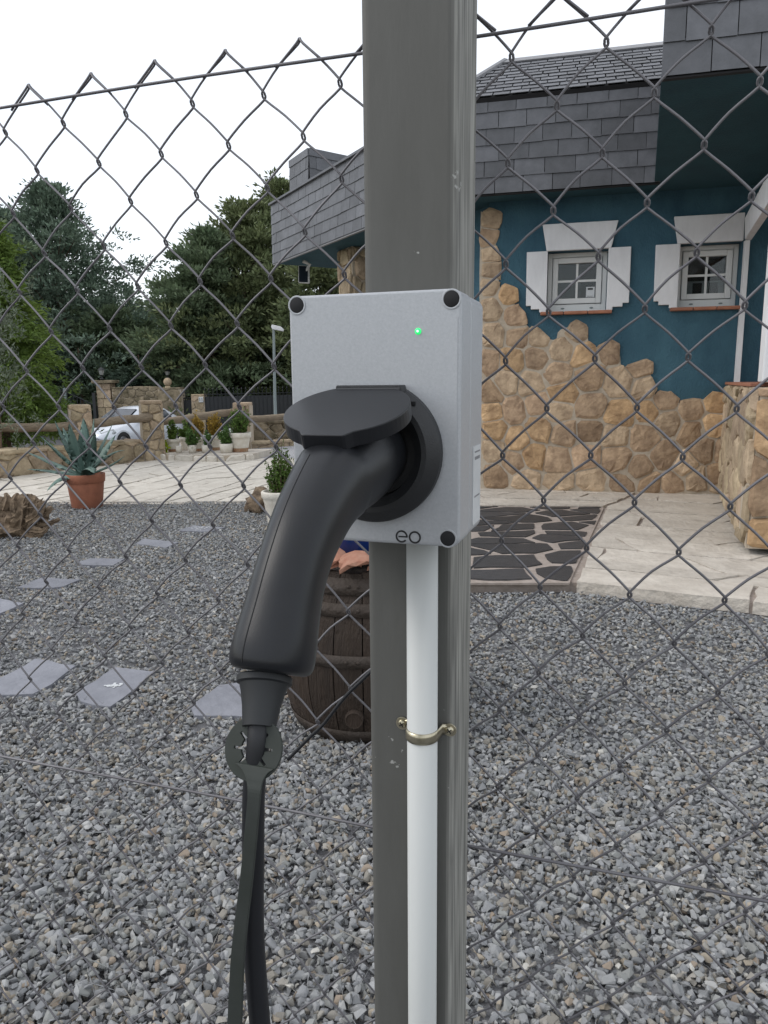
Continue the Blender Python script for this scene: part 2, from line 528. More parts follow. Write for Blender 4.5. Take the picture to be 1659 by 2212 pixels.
# weathered steel of the post: vertical streaks and pale zinc wear
m_post = M('weathered_steel_post', (.128, .128, .119), .68, metal=.15, nscale=7, col2=(.088, .087, .079), bump=.1, bscale=200, stretch=(1, 1, .25), detail=9)
N, L, b = nodes_of(m_post)
tcx = N.new('ShaderNodeTexCoord')
mpx = N.new('ShaderNodeMapping'); mpx.inputs['Scale'].default_value = (110, 110, 5)
nx = N.new('ShaderNodeTexNoise'); nx.inputs['Scale'].default_value = 1.5; nx.inputs['Detail'].default_value = 7
L.new(tcx.outputs['Object'], mpx.inputs[0]); L.new(mpx.outputs[0], nx.inputs[0])
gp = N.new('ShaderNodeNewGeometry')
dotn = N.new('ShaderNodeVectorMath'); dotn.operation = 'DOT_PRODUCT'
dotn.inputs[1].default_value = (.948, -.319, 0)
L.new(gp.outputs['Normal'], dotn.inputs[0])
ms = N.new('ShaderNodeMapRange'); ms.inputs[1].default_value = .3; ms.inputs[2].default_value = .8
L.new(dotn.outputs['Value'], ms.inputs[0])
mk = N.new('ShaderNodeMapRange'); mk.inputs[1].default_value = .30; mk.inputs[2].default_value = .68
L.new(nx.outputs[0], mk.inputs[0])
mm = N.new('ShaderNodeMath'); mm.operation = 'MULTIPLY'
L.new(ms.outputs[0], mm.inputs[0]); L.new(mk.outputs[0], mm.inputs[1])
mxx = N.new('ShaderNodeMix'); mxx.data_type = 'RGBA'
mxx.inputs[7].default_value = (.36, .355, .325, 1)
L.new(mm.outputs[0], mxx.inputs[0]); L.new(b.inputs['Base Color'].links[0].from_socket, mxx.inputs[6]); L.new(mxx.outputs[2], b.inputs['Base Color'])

# small chips where bare zinc shows
vc = N.new('ShaderNodeTexNoise'); vc.inputs['Scale'].default_value = 16; vc.inputs['Detail'].default_value = 2
vd = N.new('ShaderNodeTexNoise'); vd.inputs['Scale'].default_value = 120
L.new(tcx.outputs['Object'], vc.inputs[0]); L.new(tcx.outputs['Object'], vd.inputs[0])
vm = N.new('ShaderNodeMath'); vm.operation = 'MULTIPLY'
L.new(vc.outputs[0], vm.inputs[0]); L.new(vd.outputs[0], vm.inputs[1])
vr = N.new('ShaderNodeMapRange'); vr.inputs[1].default_value = .475; vr.inputs[2].default_value = .50
L.new(vm.outputs[0], vr.inputs[0])
mchip = N.new('ShaderNodeMix'); mchip.data_type = 'RGBA'
mchip.inputs[7].default_value = (.36, .36, .34, 1)
L.new(vr.outputs[0], mchip.inputs[0]); L.new(mxx.outputs[2], mchip.inputs[6]); L.new(mchip.outputs[2], b.inputs['Base Color'])

# sparkling grey enamel of the charger housing
m_box_shell = M('grey_metallic_enamel', (.46, .475, .495), .42, metal=.25, nscale=420, col2=(.40, .415, .435), bump=.05, bscale=700, detail=3)

def glassmat(name, tint=(.9, .95, .95), refl=1.0):
    m = bpy.data.materials.new(name)
    m.use_nodes = True
    N, L = m.node_tree.nodes, m.node_tree.links
    N.remove(N['Principled BSDF'])
    t = N.new('ShaderNodeBsdfTransparent'); t.inputs[0].default_value = (*tint, 1)
    g = N.new('ShaderNodeBsdfGlossy'); g.inputs['Roughness'].default_value = .03
    f = N.new('ShaderNodeFresnel'); f.inputs[0].default_value = 1.45
    x = N.new('ShaderNodeMixShader')
    L.new(f.outputs[0], x.inputs[0]); L.new(t.outputs[0], x.inputs[1]); L.new(g.outputs[0], x.inputs[2])
    L.new(x.outputs[0], N['Material Output'].inputs[0])
    return m
m_glass = glassmat('window_glass')

# ================================================================ SETTING: ground, roads
TZ = .08                                        # height of the house terrace
def drop(x, y):
    a = min(1, max(0, (y - 14.4) / 3.5)); a = a * a * (3 - 2 * a)
    b_ = min(1, max(0, (-x - 3.4 - .08 * (y - 14)) / 1.5)); b_ = b_ * b_ * (3 - 2 * b_)
    return -.85 * a * b_
def grid(x0, x1, nx_, y0, y1, ny_, zf):
    V = [(x0 + (x1 - x0) * i / nx_, y0 + (y1 - y0) * j / ny_, 0) for j in range(ny_ + 1) for i in range(nx_ + 1)]
    V = [(x, y, zf(x, y)) for x, y, _ in V]
    F = [(j * (nx_ + 1) + i, j * (nx_ + 1) + i + 1, (j + 1) * (nx_ + 1) + i + 1, (j + 1) * (nx_ + 1) + i) for j in range(ny_) for i in range(nx_)]
    return V, F
def gndz(x, y):
    return drop(x, y) - .06
g_ = join(grid(-45, 45, 90, -6, 60, 66, gndz), ([(-900, -900, -1.3), (900, -900, -1.3), (900, 900, -1.3), (-900, 900, -1.3)], [(0, 1, 2, 3)]))
setp(mesh('ground', g_, m_earth, smooth=True), kind='structure')
setp(mesh('road', grid(-34, -4.9, 40, 15, 34, 24, lambda x, y: drop(x, y) - .03), m_road, smooth=True), kind='structure')
yard = [(-4.3, 13.6), (3, 13.2), (9, 26), (-4.6, 26), (-5.0, 16.2)]
setp(mesh('pale_gravel_yard', prism(GROUND, yard, -.05, .012), m_palegravel), kind='structure')
hillv = []
for i in range(61):
    a = rad(-60 + i * 2)
    h = 30 + 14 * math.sin(i * .5) + 9 * math.sin(i * 1.3)
    hillv += [(math.sin(a) * 700, math.cos(a) * 700, -5), (math.sin(a) * 820, math.cos(a) * 820, h)]
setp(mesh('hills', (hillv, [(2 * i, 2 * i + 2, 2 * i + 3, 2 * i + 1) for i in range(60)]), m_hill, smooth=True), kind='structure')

# gravel bed under the stones
bed = [(-9, -3), (7, -3), (7, 4.6), (1.1, 4.9), (-.6, 8.35), (-9.5, 8.75)]
bed_o = mesh('gravel_bed', prism(GROUND, bed, -.055, -.006), m_gbase)
setp(bed_o, kind='structure')

# ---------------------------------------------------------------- house frames
WP = Vector((2.205, 8.586, 0))
WU = Vector((math.cos(rad(14)), -math.sin(rad(14)), 0))
WNn = Vector((-WU.y * -1, -WU.x, 0)); WNn = Vector((-math.sin(rad(14)), -math.cos(rad(14)), 0))
WALL = Fr(WP, WU, Z, WNn)
# terrace edges
p_slL, p_slR = gz(1000, 1257, TZ), gz(1237, 1257, TZ)
p_frR = gz(1659, 1305, TZ)
ex = (p_frR - p_slR)
ter = [(-.75, 8.30), (p_slL.x - .02, p_slL.y), (p_slR.x, p_slR.y), (p_frR.x + ex.x * .9, p_frR.y + ex.y * .9), (8.2, 7.0), (2.2, 9.3), (-1.0, 10.2)]
house_ter = thing('terrace', (2.2, 7, 0), 'pale stone flag terrace along the stone clad wall of the blue house', 'terrace')
mesh('terrace_base', prism(GROUND, [ter[0], (ter[1][0], ter[1][1] + .05), (ter[2][0], ter[2][1] + .06), (ter[3][0], ter[3][1] + .06)] + ter[4:], -.055, TZ - .018), m_grout, house_ter)
SL = [gz(*q, TZ) for q in ((1000, 1257), (1230, 1257), (1305, 1095), (960, 1092))]
slreg = [(p.x, p.y) for p in SL]
rt = random.Random(21)
# pale flags of the terrace: clip the cells to convex pieces around the slate inset
t1 = [(p_slR.x + .02, p_slR.y), (ter[3][0], ter[3][1]), (8.0, 7.1), (3.1, 8.6), (SL[2].x + .03, SL[2].y + .02)]
t2 = [(-.70, 8.34), (SL[3].x, SL[3].y + .03), (SL[2].x + .02, SL[2].y + .03), (3.05, 8.62), (2.2, 9.2), (-.95, 10.1)]
t3 = [(-.70, 8.28), (SL[0].x - .25, SL[0].y), (SL[0].x - .03, SL[0].y), (SL[3].x - .03, SL[3].y)]
for reg, sx_, sy_, ro in ((t1, 1.05, .34, math.atan2(ex.y, ex.x)), (t2, 1.0, .27, -.22), (t3, .6, .4, 0)):
    for c in courses(reg, sx_, sy_, ro, rt):
        mesh('flagstone', rough_flat(GROUND, c, .014, 0, TZ, rt, .012, .12, .005), m_pave, house_ter)
mesh('slate_inset_bed', prism(GROUND, [(x, y) for x, y in slreg], TZ - .02, TZ - .006), m_grout, house_ter)
for c in cells(slreg, .50, .31, .44, clip=True, rnd=rt, rot=.15):
    mesh('slate_slab', rough_flat(GROUND, c, .048, TZ - .015, TZ + .003, rt, .014, .10), m_slatepave, house_ter)

# driveway paving
P_ = lambda x, y: (gz(x, y).x, gz(x, y).y)
drv = [(-9.4, 8.75), (-.75, 8.30), (-1.2, 13.2), (-2.6, 13.55), (-4.1, 13.45), P_(205, 1010), P_(-5, 1037), (-9.6, 9.6)]
dv = thing('driveway', (-4, 10.5, 0), 'pale crazy paved driveway between the grey gravel and the rubble garden wall', 'driveway')
mesh('driveway_base', prism(GROUND, drv, -.055, .0), m_pavejoint, dv)
rd = random.Random(5)
dr1 = [(-5.7, 8.58), (-.78, 8.32), (-1.2, 13.2), (-2.6, 13.5), (-4.1, 13.4), P_(205, 1011), (-5.7, 10.9)]
dr2 = [(-9.4, 8.76), (-5.72, 8.58), (-5.72, 10.85), (-9.5, 9.6)]
for reg in (dr1, dr2):
    for c in courses(reg, 1.4, .38, rad(74), rd):
        mesh('paving_stone', rough_flat(GROUND, c, .018, -.04, .022, rd, .020, .16, .005), m_pave2, dv)
kerb = thing('stone_edging', (-4, 8.5, 0), 'low pale mortar edging where the driveway meets the grey gravel', 'edging')
x = -9.3
while x < -.95:
    w_ = rd.uniform(.5, .9)
    yy = 8.74 - (x + 9.4) * .045
    mesh('edging_stone', rough_flat(GROUND, [(x, yy - .10), (x + w_, yy - .14), (x + w_, yy + .02), (x, yy + .05)], .008, -.05, .012, rd, .01, .2, .004), m_pave, kerb)
    x += w_

# ================================================================ HOUSE
house = thing('house', (WP.x, WP.y, 0), 'blue stucco house with slate clad eaves, white window surrounds and a rubble stone base', 'house')
s0, _ = WALL.uv(1042, 700); sC, _ = WALL.uv(1040, 1060)
WING = Vector((-.488, .873, 0)).normalized()
def W2(x, y, d=0): return WALL.uv(x, y, d)
OV = .42                                        # eaves overhang
c_bot = WALL.uv(955, 430, OV)
zb = (WALL.uv(1030, 424, OV)[1] + WALL.uv(1432, 388, OV)[1]) / 2
zt = (WALL.uv(1030, 222, OV)[1] + WALL.uv(1432, 175, OV)[1]) / 2
sL = c_bot[0]
sR = WALL.uv(1432, 280, OV)[0]
zwall = zb + .02
# openings
w1 = [W2(1183, 544), W2(1310, 670)]; w2 = [W2(1466, 527), W2(1596, 662)]
W1 = (W2(1182, 610)[0], W2(1312, 600)[0], (W2(1181, 675)[1] + W2(1309, 669)[1]) / 2, (W2(1183, 544)[1] + W2(1314, 537)[1]) / 2)
W2b = (W2(1465, 600)[0], W2(1599, 590)[0], (W2(1463, 665)[1] + W2(1594, 660)[1]) / 2, (W2(1466, 528)[1] + W2(1603, 521)[1]) / 2)
sE = WALL.uv(1580, 850)[0] + .10
wl0 = W2(1052, 700)[0]
us = [wl0, W1[0], W1[1], W2b[0], W2b[1], sE + 2.2]
parts = []
for k in range(5):
    if k == 1 or k == 3:
        w_ = W1 if k == 1 else W2b
        parts += [box(WALL, us[k], us[k + 1], .04, w_[2], -.3, 0), box(WALL, us[k], us[k + 1], w_[3], zwall, -.3, 0)]
    else:
        parts.append(box(WALL, us[k], us[k + 1], .04, zwall, -.3, 0))
mesh('wall', join(*parts), m_blue, house)
# wall of the far wing, set back at 45 degrees, mostly behind the post
a_ = WALL.p(wl0, 0, -.12)
WF = Fr(a_, -WING, Z, Vector((-WING.y, WING.x, 0)) * (1 if Vector((-WING.y, WING.x, 0)).dot(Vector((0, -1, 0))) > 0 else -1))
mesh('wing_wall', box(WF, -2.3, -.02, .04, zwall, -.3, -.02), m_blue, house)
# ceilings (soffits)
SOF = Fr((0, 0, zb), (1, 0, 0), (0, 1, 0), (0, 0, 1))
cpt = WALL.p(sL, 0, OV)
# wing eaves end where the photo shows its corner
FN = Vector((-WING.y, WING.x, 0))
if FN.dot(Vector((0, -1, 0))) < 0: FN = -FN
WEAV = Fr(cpt, WING, Z, FN)
tW = WEAV.uv(589, 510)[0]
zbw = zb; 
endp = cpt + WING * tW
back = endp - FN * 2.2
sof = [(cpt.x, cpt.y), (endp.x, endp.y), (back.x, back.y)]
bk = WALL.p(sL + 1.0, 0, -1.5)
e2 = WALL.p(sR, 0, OV); e3 = WALL.p(sR, 0, -1.5)
mesh('soffit', prism(SOF, sof + [(bk.x, bk.y)], .0, .03), m_soffit_shade, house)
mesh('soffit', prism(SOF, [(cpt.x, cpt.y), (bk.x, bk.y), (e3.x, e3.y), (e2.x, e2.y)], .001, .029), m_soffit_shade, house)
# slates
def slates(parent, fr, reg, row, wid, rnd, lap=.02, tilt=.012, name='slate', thick=.006, start=0, gap=1):
    u0, u1 = min(p[0] for p in reg), max(p[0] for p in reg)
    v0, v1 = min(p[1] for p in reg), max(p[1] for p in reg)
    j, v = 0, v0 + start
    cnt = 0
    while v < v1:
        u = u0 - wid * (.5 if j % 2 else 0) + rnd.uniform(-.02, .02)
        while u < u1:
            w_ = wid * rnd.uniform(.93, 1.07)
            g = rnd.uniform(.0015, .004) * gap
            dz = rnd.uniform(-.004, .004)
            c = clip_convex([(u + g, v + dz), (u + w_ - g, v + dz + rnd.uniform(-.002, .002)), (u + w_ - g, v + row + lap), (u + g, v + row + lap)], reg)
            if len(c) >= 3 and abs(area(c)) > .0006:
                if area(c) < 0: c = c[::-1]
                vv = []
                lift = rnd.uniform(0, .003)
                for d in (0, thick):
                    for (a, b_) in c:
                        k = 1 - (b_ - v) / (row + lap)
                        vv.append(fr.p(a, b_, .004 + d + tilt * k + lift))
                n = len(c)
                mesh(name, (vv, [tuple(range(n - 1, -1, -1)), tuple(range(n, 2 * n))] + [(i, (i + 1) % n, n + (i + 1) % n, n + i) for i in range(n)]), m_slate, parent)
                cnt += 1
            u += w_
        v += row
        j += 1
    return cnt
rs = random.Random(3)
EAV = Fr(WALL.p(0, 0, OV), WU, Z, WNn)
eaves = mesh('eaves', box(EAV, sL + .02, sR, zb, zt, -.05, 0), m_slatefelt, house)
rowh = (zt - zb) / 5.75
slates(eaves, EAV, [(sL, zb - .005), (sR, zb - .005), (sR, zt), (sL, zt)], rowh, .30, rs)
weaves = mesh('wing_eaves', box(WEAV, .02, tW, zb, zt, -.05, 0), m_slatefelt, house)
slates(weaves, WEAV, [(0, zb - .005), (tW, zb - .005), (tW, zt), (0, zt)], (zt - zb) / 6, .27, rs)
mesh('eaves_trim', join(box(EAV, sL, sR, zb - .02, zb - .008, -.03, .008)), m_slatefelt, house)
mesh('wing_eaves_trim', box(WEAV, -.005, tW, zb - .025, zb - .008, -.03, .012), m_zinc, house)
# the closing end and capping of the wing eaves
mesh('wing_end', box(Fr(endp, -FN, Z, WING), 0.0, 2.2, zb + .001, zt - .001, -.05, .0), m_slatefelt, house)
mesh('wing_capping', box(WEAV, -.1, tW + .03, zt, zt + .03, -2.2, .05), m_slate, house)
# slate clad box dormer on the wing
d_c = hit(667, 322, WEAV.p(0, 0, -.55), FN)
DN = Fr(WEAV.p(0, 0, -.55), WING, Z, FN)
dl, dh = DN.uv(626.5, 360)[0], DN.uv(667, 322)[1]
dr = DN.uv(668, 360)[0]
DS = Fr(DN.p(dr, 0, 0), Vector((.80, .60, 0)), Z, Vector((.60, -.80, 0)))
dorm = mesh('box_dormer', join(prism(Fr((0, 0, 0), (1, 0, 0), (0, 1, 0), Z), [(q.x, q.y) for q in (DN.p(dl, 0), DN.p(dr, 0), DS.p(2.3, 0), DS.p(2.3, 0) + WING * (dl - dr))][::1], zt, dh)), m_slatefelt, house)
slates(dorm, DN, [(dr, zt), (dl, zt), (dl, dh - .1), (dr, dh - .1)], .19, .25, rs)
slates(dorm, DS, [(0, zt), (2.3, zt), (2.3, dh - .1), (0, dh - .1)], .19, .30, rs)
mesh('dormer_capping', join(box(DN, dr, dl, dh - .1, dh + .015, 0, .025), box(DS, 0, 2.3, dh - .1, dh + .015, 0, .025)), m_slate, dorm)

# main slate roof above the eaves: hipped at the corner
rb, rh = 1.35, None
e_l = EAV.p(sL - .02, zt + .01, .04)
RDG = Fr(WALL.p(0, 0, OV - rb), WU, Z, WNn)
rl, rr = RDG.uv(1091, 140), RDG.uv(1427, 94)
zr = (rl[1] + rr[1]) / 2
up = (RDG.p(0, zr) - EAV.p(0, zt + .01, .04))
Lr = up.length
ROOF = Fr(EAV.p(0, zt + .01, .04), WU, up, WU.cross(up))
if ROOF.N.z < 0: ROOF.N = -ROOF.N
roofreg = [(sL - .02, 0), (sR + 1.6, 0), (sR + 1.6, Lr), (rl[0], Lr)]
roof = mesh('roof', prism(ROOF, roofreg, -.05, 0), m_slatefelt, house)
slates(roof, ROOF, roofreg, Lr / 11, .19, rs, lap=.02, tilt=.011, thick=.006, gap=2.2)
mesh('ridge', box(Fr(ROOF.p(0, Lr, 0), WU, ROOF.V, ROOF.N), rl[0] - .02, sR + 1.6, -.14, .03, .012, .034), m_zinc, roof)
h0, h1 = ROOF.p(sL - .02, 0, .015), ROOF.p(rl[0], Lr, .02)
mesh('hip_flashing', tube([h0, h1], .035, 6), m_zinc, roof)
bb = (-WING)
hipf = [ROOF.p(sL - .02, 0, -.01), ROOF.p(rl[0], Lr, -.01), ROOF.p(rl[0], Lr, -.01) + WING * 1.5 - Vector((0, 0, .0)), WEAV.p(1.6, zt + .01, 0)]
mesh('roof_hip', (hipf, [(0, 1, 2, 3)]), m_slate, roof)
mesh('roof_back', ([RDG.p(rl[0], zr, 0), RDG.p(sR + 1.6, zr, 0), RDG.p(sR + 1.6, zt, -2.5), RDG.p(rl[0], zt, -2.5)], [(0, 1, 2, 3)]), m_slate, roof)

# porch block: slate clad fascia nearer the camera, blue soffit behind it
kf = 0
lo, hi = 0.5, 5.0
for _ in range(50):
    md = (lo + hi) / 2
    if WALL.uv(1432, 166, md)[1] > zb: lo = md      # same height as the eaves
    else: hi = md
POFF = lo
PF = Fr(WALL.p(0, 0, POFF), WU, Z, WNn)
ps = PF.uv(1432, 100)[0]
sp1, sp2 = PF.p(ps, 0), PF.p(ps + 4, 0)
q2 = WALL.p(sE + 3.2, 0, -.2); q1 = WALL.p(sR, 0, -.2)
mesh('porch_soffit', prism(SOF, [(sp1.x, sp1.y), (sp2.x, sp2.y), (q2.x, q2.y), (q1.x, q1.y)], .002, .04), m_soffit_shade, house)
pfas = mesh('porch_fascia', box(PF, ps + .01, ps + 4, zb, zb + 1.7, -.06, 0), m_slatefelt, house)
slates(pfas, PF, [(ps, zb - .005), (ps + 2.2, zb - .005), (ps + 2.2, zb + 1.7), (ps, zb + 1.7)], .205, .31, rs)
sd_ = (WALL.p(sR, 0, OV) - sp1)
PSide = Fr(sp1, sd_, Z, Vector((-sd_.y, sd_.x, 0)))
mesh('porch_side', box(PSide, 0, sd_.length, zb + .003, zb + 1.68, -.05, 0), m_slate, house)
mesh('porch_trim', box(PF, ps, ps + 4, zb - .02, zb - .008, -.03, .012), m_slatefelt, house)

# windows
def window(wd, lintel, lsh, rsh, sill, sticker, lit):
    u0, u1, v0, v1 = wd
    w_ = mesh('window', join(*[box(WALL, *q, -.22, -.155) for q in ((u0, u0 + .05, v0, v1), (u1 - .05, u1, v0, v1), (u0 + .05, u1 - .05, v0, v0 + .09), (u0 + .05, u1 - .05, v1 - .05, v1))]), m_pvc, house, bevel=.004)
    a, b_, c, d = u0 + .055, u1 - .055, v0 + .095, v1 - .055
    mesh('sash', join(*[box(WALL, *q, -.215, -.14) for q in ((a, a + .06, c, d), (b_ - .06, b_, c, d), (a + .06, b_ - .06, c, c + .06), (a + .06, b_ - .06, d - .06, d))]), m_pvc, w_, bevel=.006)
    a2, b2, c2, d2 = a + .06, b_ - .06, c + .06, d - .06
    um, vm = (a2 + b2) / 2, (c2 + d2) / 2
    mesh('glazing_bar', join(box(WALL, um - .012, um + .012, c2, d2, -.20, -.176), box(WALL, a2, um - .012, vm - .012, vm + .012, -.199, -.177), box(WALL, um + .012, b2, vm - .012, vm + .012, -.199, -.177)), m_pvc, w_)
    for (x0, x1) in ((a2, um - .012), (um + .012, b2)):
        for (y0, y1) in ((c2, vm - .012), (vm + .012, d2)):
            mesh('pane', box(WALL, x0, x1, y0, y1, -.192, -.188), m_glass, w_)
    for q in (.27, .76):
        uu = u0 + (u1 - u0) * q
        mesh('drain_cap', prism(WALL, circ(uu, v0 + .045, .022, 12, ry=.009), -.156, -.150), m_lamp, w_)
    mesh('interior', join(box(WALL, u0, u1, v0, v1, -1.2, -1.15), box(WALL, u0 - .02, u0, v0, v1, -1.2, -.3), box(WALL, u1, u1 + .02, v0, v1, -1.2, -.3), box(WALL, u0, u1, v0 - .02, v0, -1.2, -.3), box(WALL, u0, u1, v1, v1 + .02, -1.2, -.3)), m_dark, w_)
    if lit:
        mesh('curtain', join(*[box(WALL, um - .17 + k * .17, um - .10 + k * .17, v0 + .05, v0 + .30, -.42, -.41) for k in range(3)] + [box(WALL, a2 - .02, b2 + .02, vm - .05, vm - .03, -.43, -.42)]), m_inkgrey, w_)
    else:
        mesh('blind', box(WALL, u0 + .05, um + .05, v0 + .1, v1, -.62, -.6), m_deepblind, w_)
    if sticker:
        n_ = mesh('notice', box(WALL, b2 - .105, b2 - .012, c2 + .012, c2 + .125, -.1876, -.1868), m_stick, w_)
        mesh('notice_print', join(box(WALL, b2 - .088, b2 - .03, c2 + .092, c2 + .112, -.1866, -.1862), box(WALL, b2 - .092, b2 - .03, c2 + .02, c2 + .024, -.1866, -.1862)), m_ink, w_)
    lt = mesh('lintel', prism(WALL, lintel, .0005, .05), m_white, house, bevel=.006)
    for s_ in (lsh, rsh):
        if s_: mesh('shutter', prism(WALL, s_, .0005, .045), m_white, house, bevel=.005)
    su0, su1, sv = sill
    n_ = 3
    for k in range(n_):
        a, b_ = su0 + (su1 - su0) * k / n_ + .003, su0 + (su1 - su0) * (k + 1) / n_ - .003
        mesh('sill_tile', box(WALL, a, b_, sv - .038, sv - .003, -.155, .075), m_tile, house, bevel=.008)
def fit(lst): return [W2(*q) for q in lst]
u0, u1, v0, v1 = W1
window(W1, [(W2(1181, 546)[0], v1), (W2(1320, 537)[0], v1), (W2(1335, 487.5)[0], v1 + .285), (W2(1172, 498)[0], v1 + .285)],
       [(u0, v0 - .03), (u0, v1 + .0), (W2(1138.5, 548)[0], v1), (W2(1137, 640)[0], v0 + .07), (W2(1147, 668)[0], v0 + .07), (W2(1147, 668)[0], v0 + .03), (W2(1165, 668)[0], v0 + .03), (W2(1165, 668)[0], v0 - .003)][::-1],
       [(u1, v0 - .003), (W2(1322, 672)[0], v0 - .003), (W2(1322, 672)[0], v0 + .03), (W2(1344, 662)[0], v0 + .03), (W2(1344, 662)[0], v0 + .07), (W2(1358, 650)[0], v0 + .07), (W2(1363, 540)[0], v1 + .005), (u1, v1 + .005)],
       (W2(1167, 677)[0], W2(1322, 672)[0], v0), True, False)
u0, u1, v0, v1 = W2b
window(W2b, [(W2(1463, 528)[0], v1), (W2(1604, 521)[0], v1), (W2(1607, 470)[0], v1 + .28), (W2(1455, 479)[0], v1 + .28)],
       [(u0, v0 - .03), (u0, v1), (W2(1416, 531)[0], v1), (W2(1412, 640)[0], v0 + .07), (W2(1422, 650)[0], v0 + .07), (W2(1422, 650)[0], v0 + .03), (W2(1445, 650)[0], v0 + .03), (W2(1445, 650)[0], v0 - .003)][::-1],
       None, (W2(1446, 668)[0], W2(1598, 660)[0], v0), False, True)

# rubble cladding of the wall, stepping down to the right
clad_px = [(1036, 1062), (1036, 455), (1060, 449), (1088, 458), (1084, 500), (1074, 548), (1090, 556), (1086, 608), (1118, 612), (1124, 655), (1150, 692), (1180, 716), (1212, 722), (1216, 700),
           (1245, 690), (1278, 704), (1284, 738), (1316, 734), (1350, 750), (1352, 782), (1386, 768), (1416, 782), (1420, 838), (1462, 852), (1500, 862), (1538, 844), (1582, 852), (1585, 1072)]
clad = fit(clad_px)
cm = []
cx_ = sum(p[0] for p in clad) / len(clad)
cen = (clad[0][0] + .3, .2)
mort = [(u, max(v, .05)) if (v < .1 or u < clad[1][0] + .02) else (u - .05, v - .07) for u, v in clad]
mort = [q_ for p_ in mort for q_ in ([p_] * 3 if p_[1] < .1 else [p_])]
mesh('cladding_mortar', prism(WALL, [p_ for k_, p_ in enumerate(chaikin(mort, .2)) if p_ not in chaikin(mort, .2)[:k_]], .001, .013), m_mortar, house, bevel=.004)
rc = random.Random(12)
grow = [(u - .04 if i < 2 else u, v + .0) for i, (u, v) in enumerate(clad)]
sp_px = [(1063, 472), (1056, 516), (1063, 548), (1065, 585), (1057, 620), (1098, 635), (1061, 667), (1111, 685), (1064, 725), (1117, 729), (1167, 731), (1247, 713), (1213, 752), (1262, 768),
         (1321, 753), (1159, 771), (1105, 777), (1057, 781), (1203, 809), (1271, 813), (1339, 825), (1385, 793), (1395, 837), (1145, 829), (1095, 825), (1061, 853), (1215, 849), (1061, 889), (1109, 885),
         (1160, 872), (1207, 889), (1275, 881), (1339, 897), (1435, 865), (1400, 888), (1495, 885), (1549, 869), (1443, 912), (1067, 929), (1119, 949), (1163, 925), (1271, 933), (1220, 935), (1331, 940), (1391, 945), (1495, 933),
         (1541, 917), (1063, 972), (1111, 1000), (1150, 985), (1203, 993), (1267, 985), (1331, 989), (1435, 985), (1523, 973), (1383, 1013), (1071, 1029), (1135, 1037), (1203, 1044), (1281, 1041), (1347, 1045),
         (1402, 1046), (1451, 1045), (1501, 1033), (1549, 1025), (1480, 1008), (1560, 975), (1565, 1060)]
seeds_ = [W2(*q_) for q_ in sp_px]
gh = []
ccw = clad if area(clad) > 0 else clad[::-1]
for k_ in range(len(ccw)):
    p_, q_ = ccw[k_], ccw[(k_ + 1) % len(ccw)]
    L_ = math.hypot(q_[0] - p_[0], q_[1] - p_[1])
    nx_, ny_ = (q_[1] - p_[1]) / L_, -(q_[0] - p_[0]) / L_
    for m_ in range(max(1, int(L_ / .10))):
        t_ = (m_ + .5) / max(1, int(L_ / .10))
        gh.append((p_[0] + (q_[0] - p_[0]) * t_ + nx_ * .125, p_[1] + (q_[1] - p_[1]) * t_ + ny_ * .125))
for c in cells_at(seeds_, gh):
    c = [(u, max(v, .07)) for u, v in c]
    mesh('cladding_stone', rubble(WALL, c, .034, rc.uniform(.003, .010), rc), m_sand, house)
# ---------------------------------------------------------------- projecting side wall with parapet, right edge
b1 = gz(1609, 1199, TZ); b2 = gz(1556, 1069, TZ)
sdir = (b2 - b1).normalized()
SIDE = Fr(b1, sdir, Z, Vector((-sdir.y, sdir.x, 0)))
if SIDE.N.x > 0: SIDE.N = -SIDE.N
# the front return faces the camera
fdir = WU
FRONT = Fr(b1, fdir, Z, WNn)
pz = CAM.z - .135
bay = thing('stone_bay', (b1.x, b1.y, 0), 'rubble stone bay with a deep white trimmed window at the right edge of the house', 'bay')
Ls = (b2 - b1).length + .5
mesh('bay_core', join(box(SIDE, .02, Ls, .05, pz, -.5, -.002), box(FRONT, .02, 2.2, .05, pz, -.35, -.002)), m_mortar, bay)
for c in cells([(0, .05), (Ls - .1, .05), (Ls - .1, pz), (0, pz)], .34, .30, .33, clip=True, rnd=rc):
    mesh('bay_stone', rubble(SIDE, c, .035, .010, rc), m_sand2, bay)
for c in cells([(.0, .05), (1.6, .05), (1.6, pz), (.0, pz)], .52, .46, .3, clip=True, rnd=rc):
    mesh('bay_stone', rubble(FRONT, c, .045, .010, rc), m_sand, bay)
mesh('bay_coping', box(SIDE, .25, Ls - .1, pz + .002, pz + .03, -.55, .03), m_tile, bay, bevel=.006)
# far thin white jamb, blue reveal, white near frame and sloping lintel
tj = SIDE.uv(1588, 700)[0]
def side_t(x, y): return SIDE.uv(x, y)[0]
zj1 = WALL.uv(1600, 521, .02)[1]
JF = Fr(WALL.p(0, 0, 0), WU, Z, WNn)
ja, jb = WALL.uv(1584, 820)[0], WALL.uv(1589, 820)[0]
mesh('bay_jamb', box(WALL, ja + .005, ja + .05, pz + .035, zj1 - .003, .002, .09), m_white, bay)
nearp = hit(1632, 840, SIDE.p(0, 0, -.02), SIDE.N)
tn = (nearp - b1).dot(sdir)
mesh('bay_frame', box(SIDE, tn - .30, tn, pz + .035, zb - .02, -.62, -.03), m_white, bay, bevel=.01)
h_a, h_b = WALL.p(ja + .05, zj1, .1), None
pA = hit(1609, 471, WALL.p(0, 0, .10), WNn); pB = hit(1609, 517, WALL.p(0, 0, .10), WNn)
pC = hit(1664, 366, SIDE.p(0, 0, -.05), SIDE.N); pD = hit(1664, 430, SIDE.p(0, 0, -.05), SIDE.N)
th_ = Vector((.09, .05, 0))
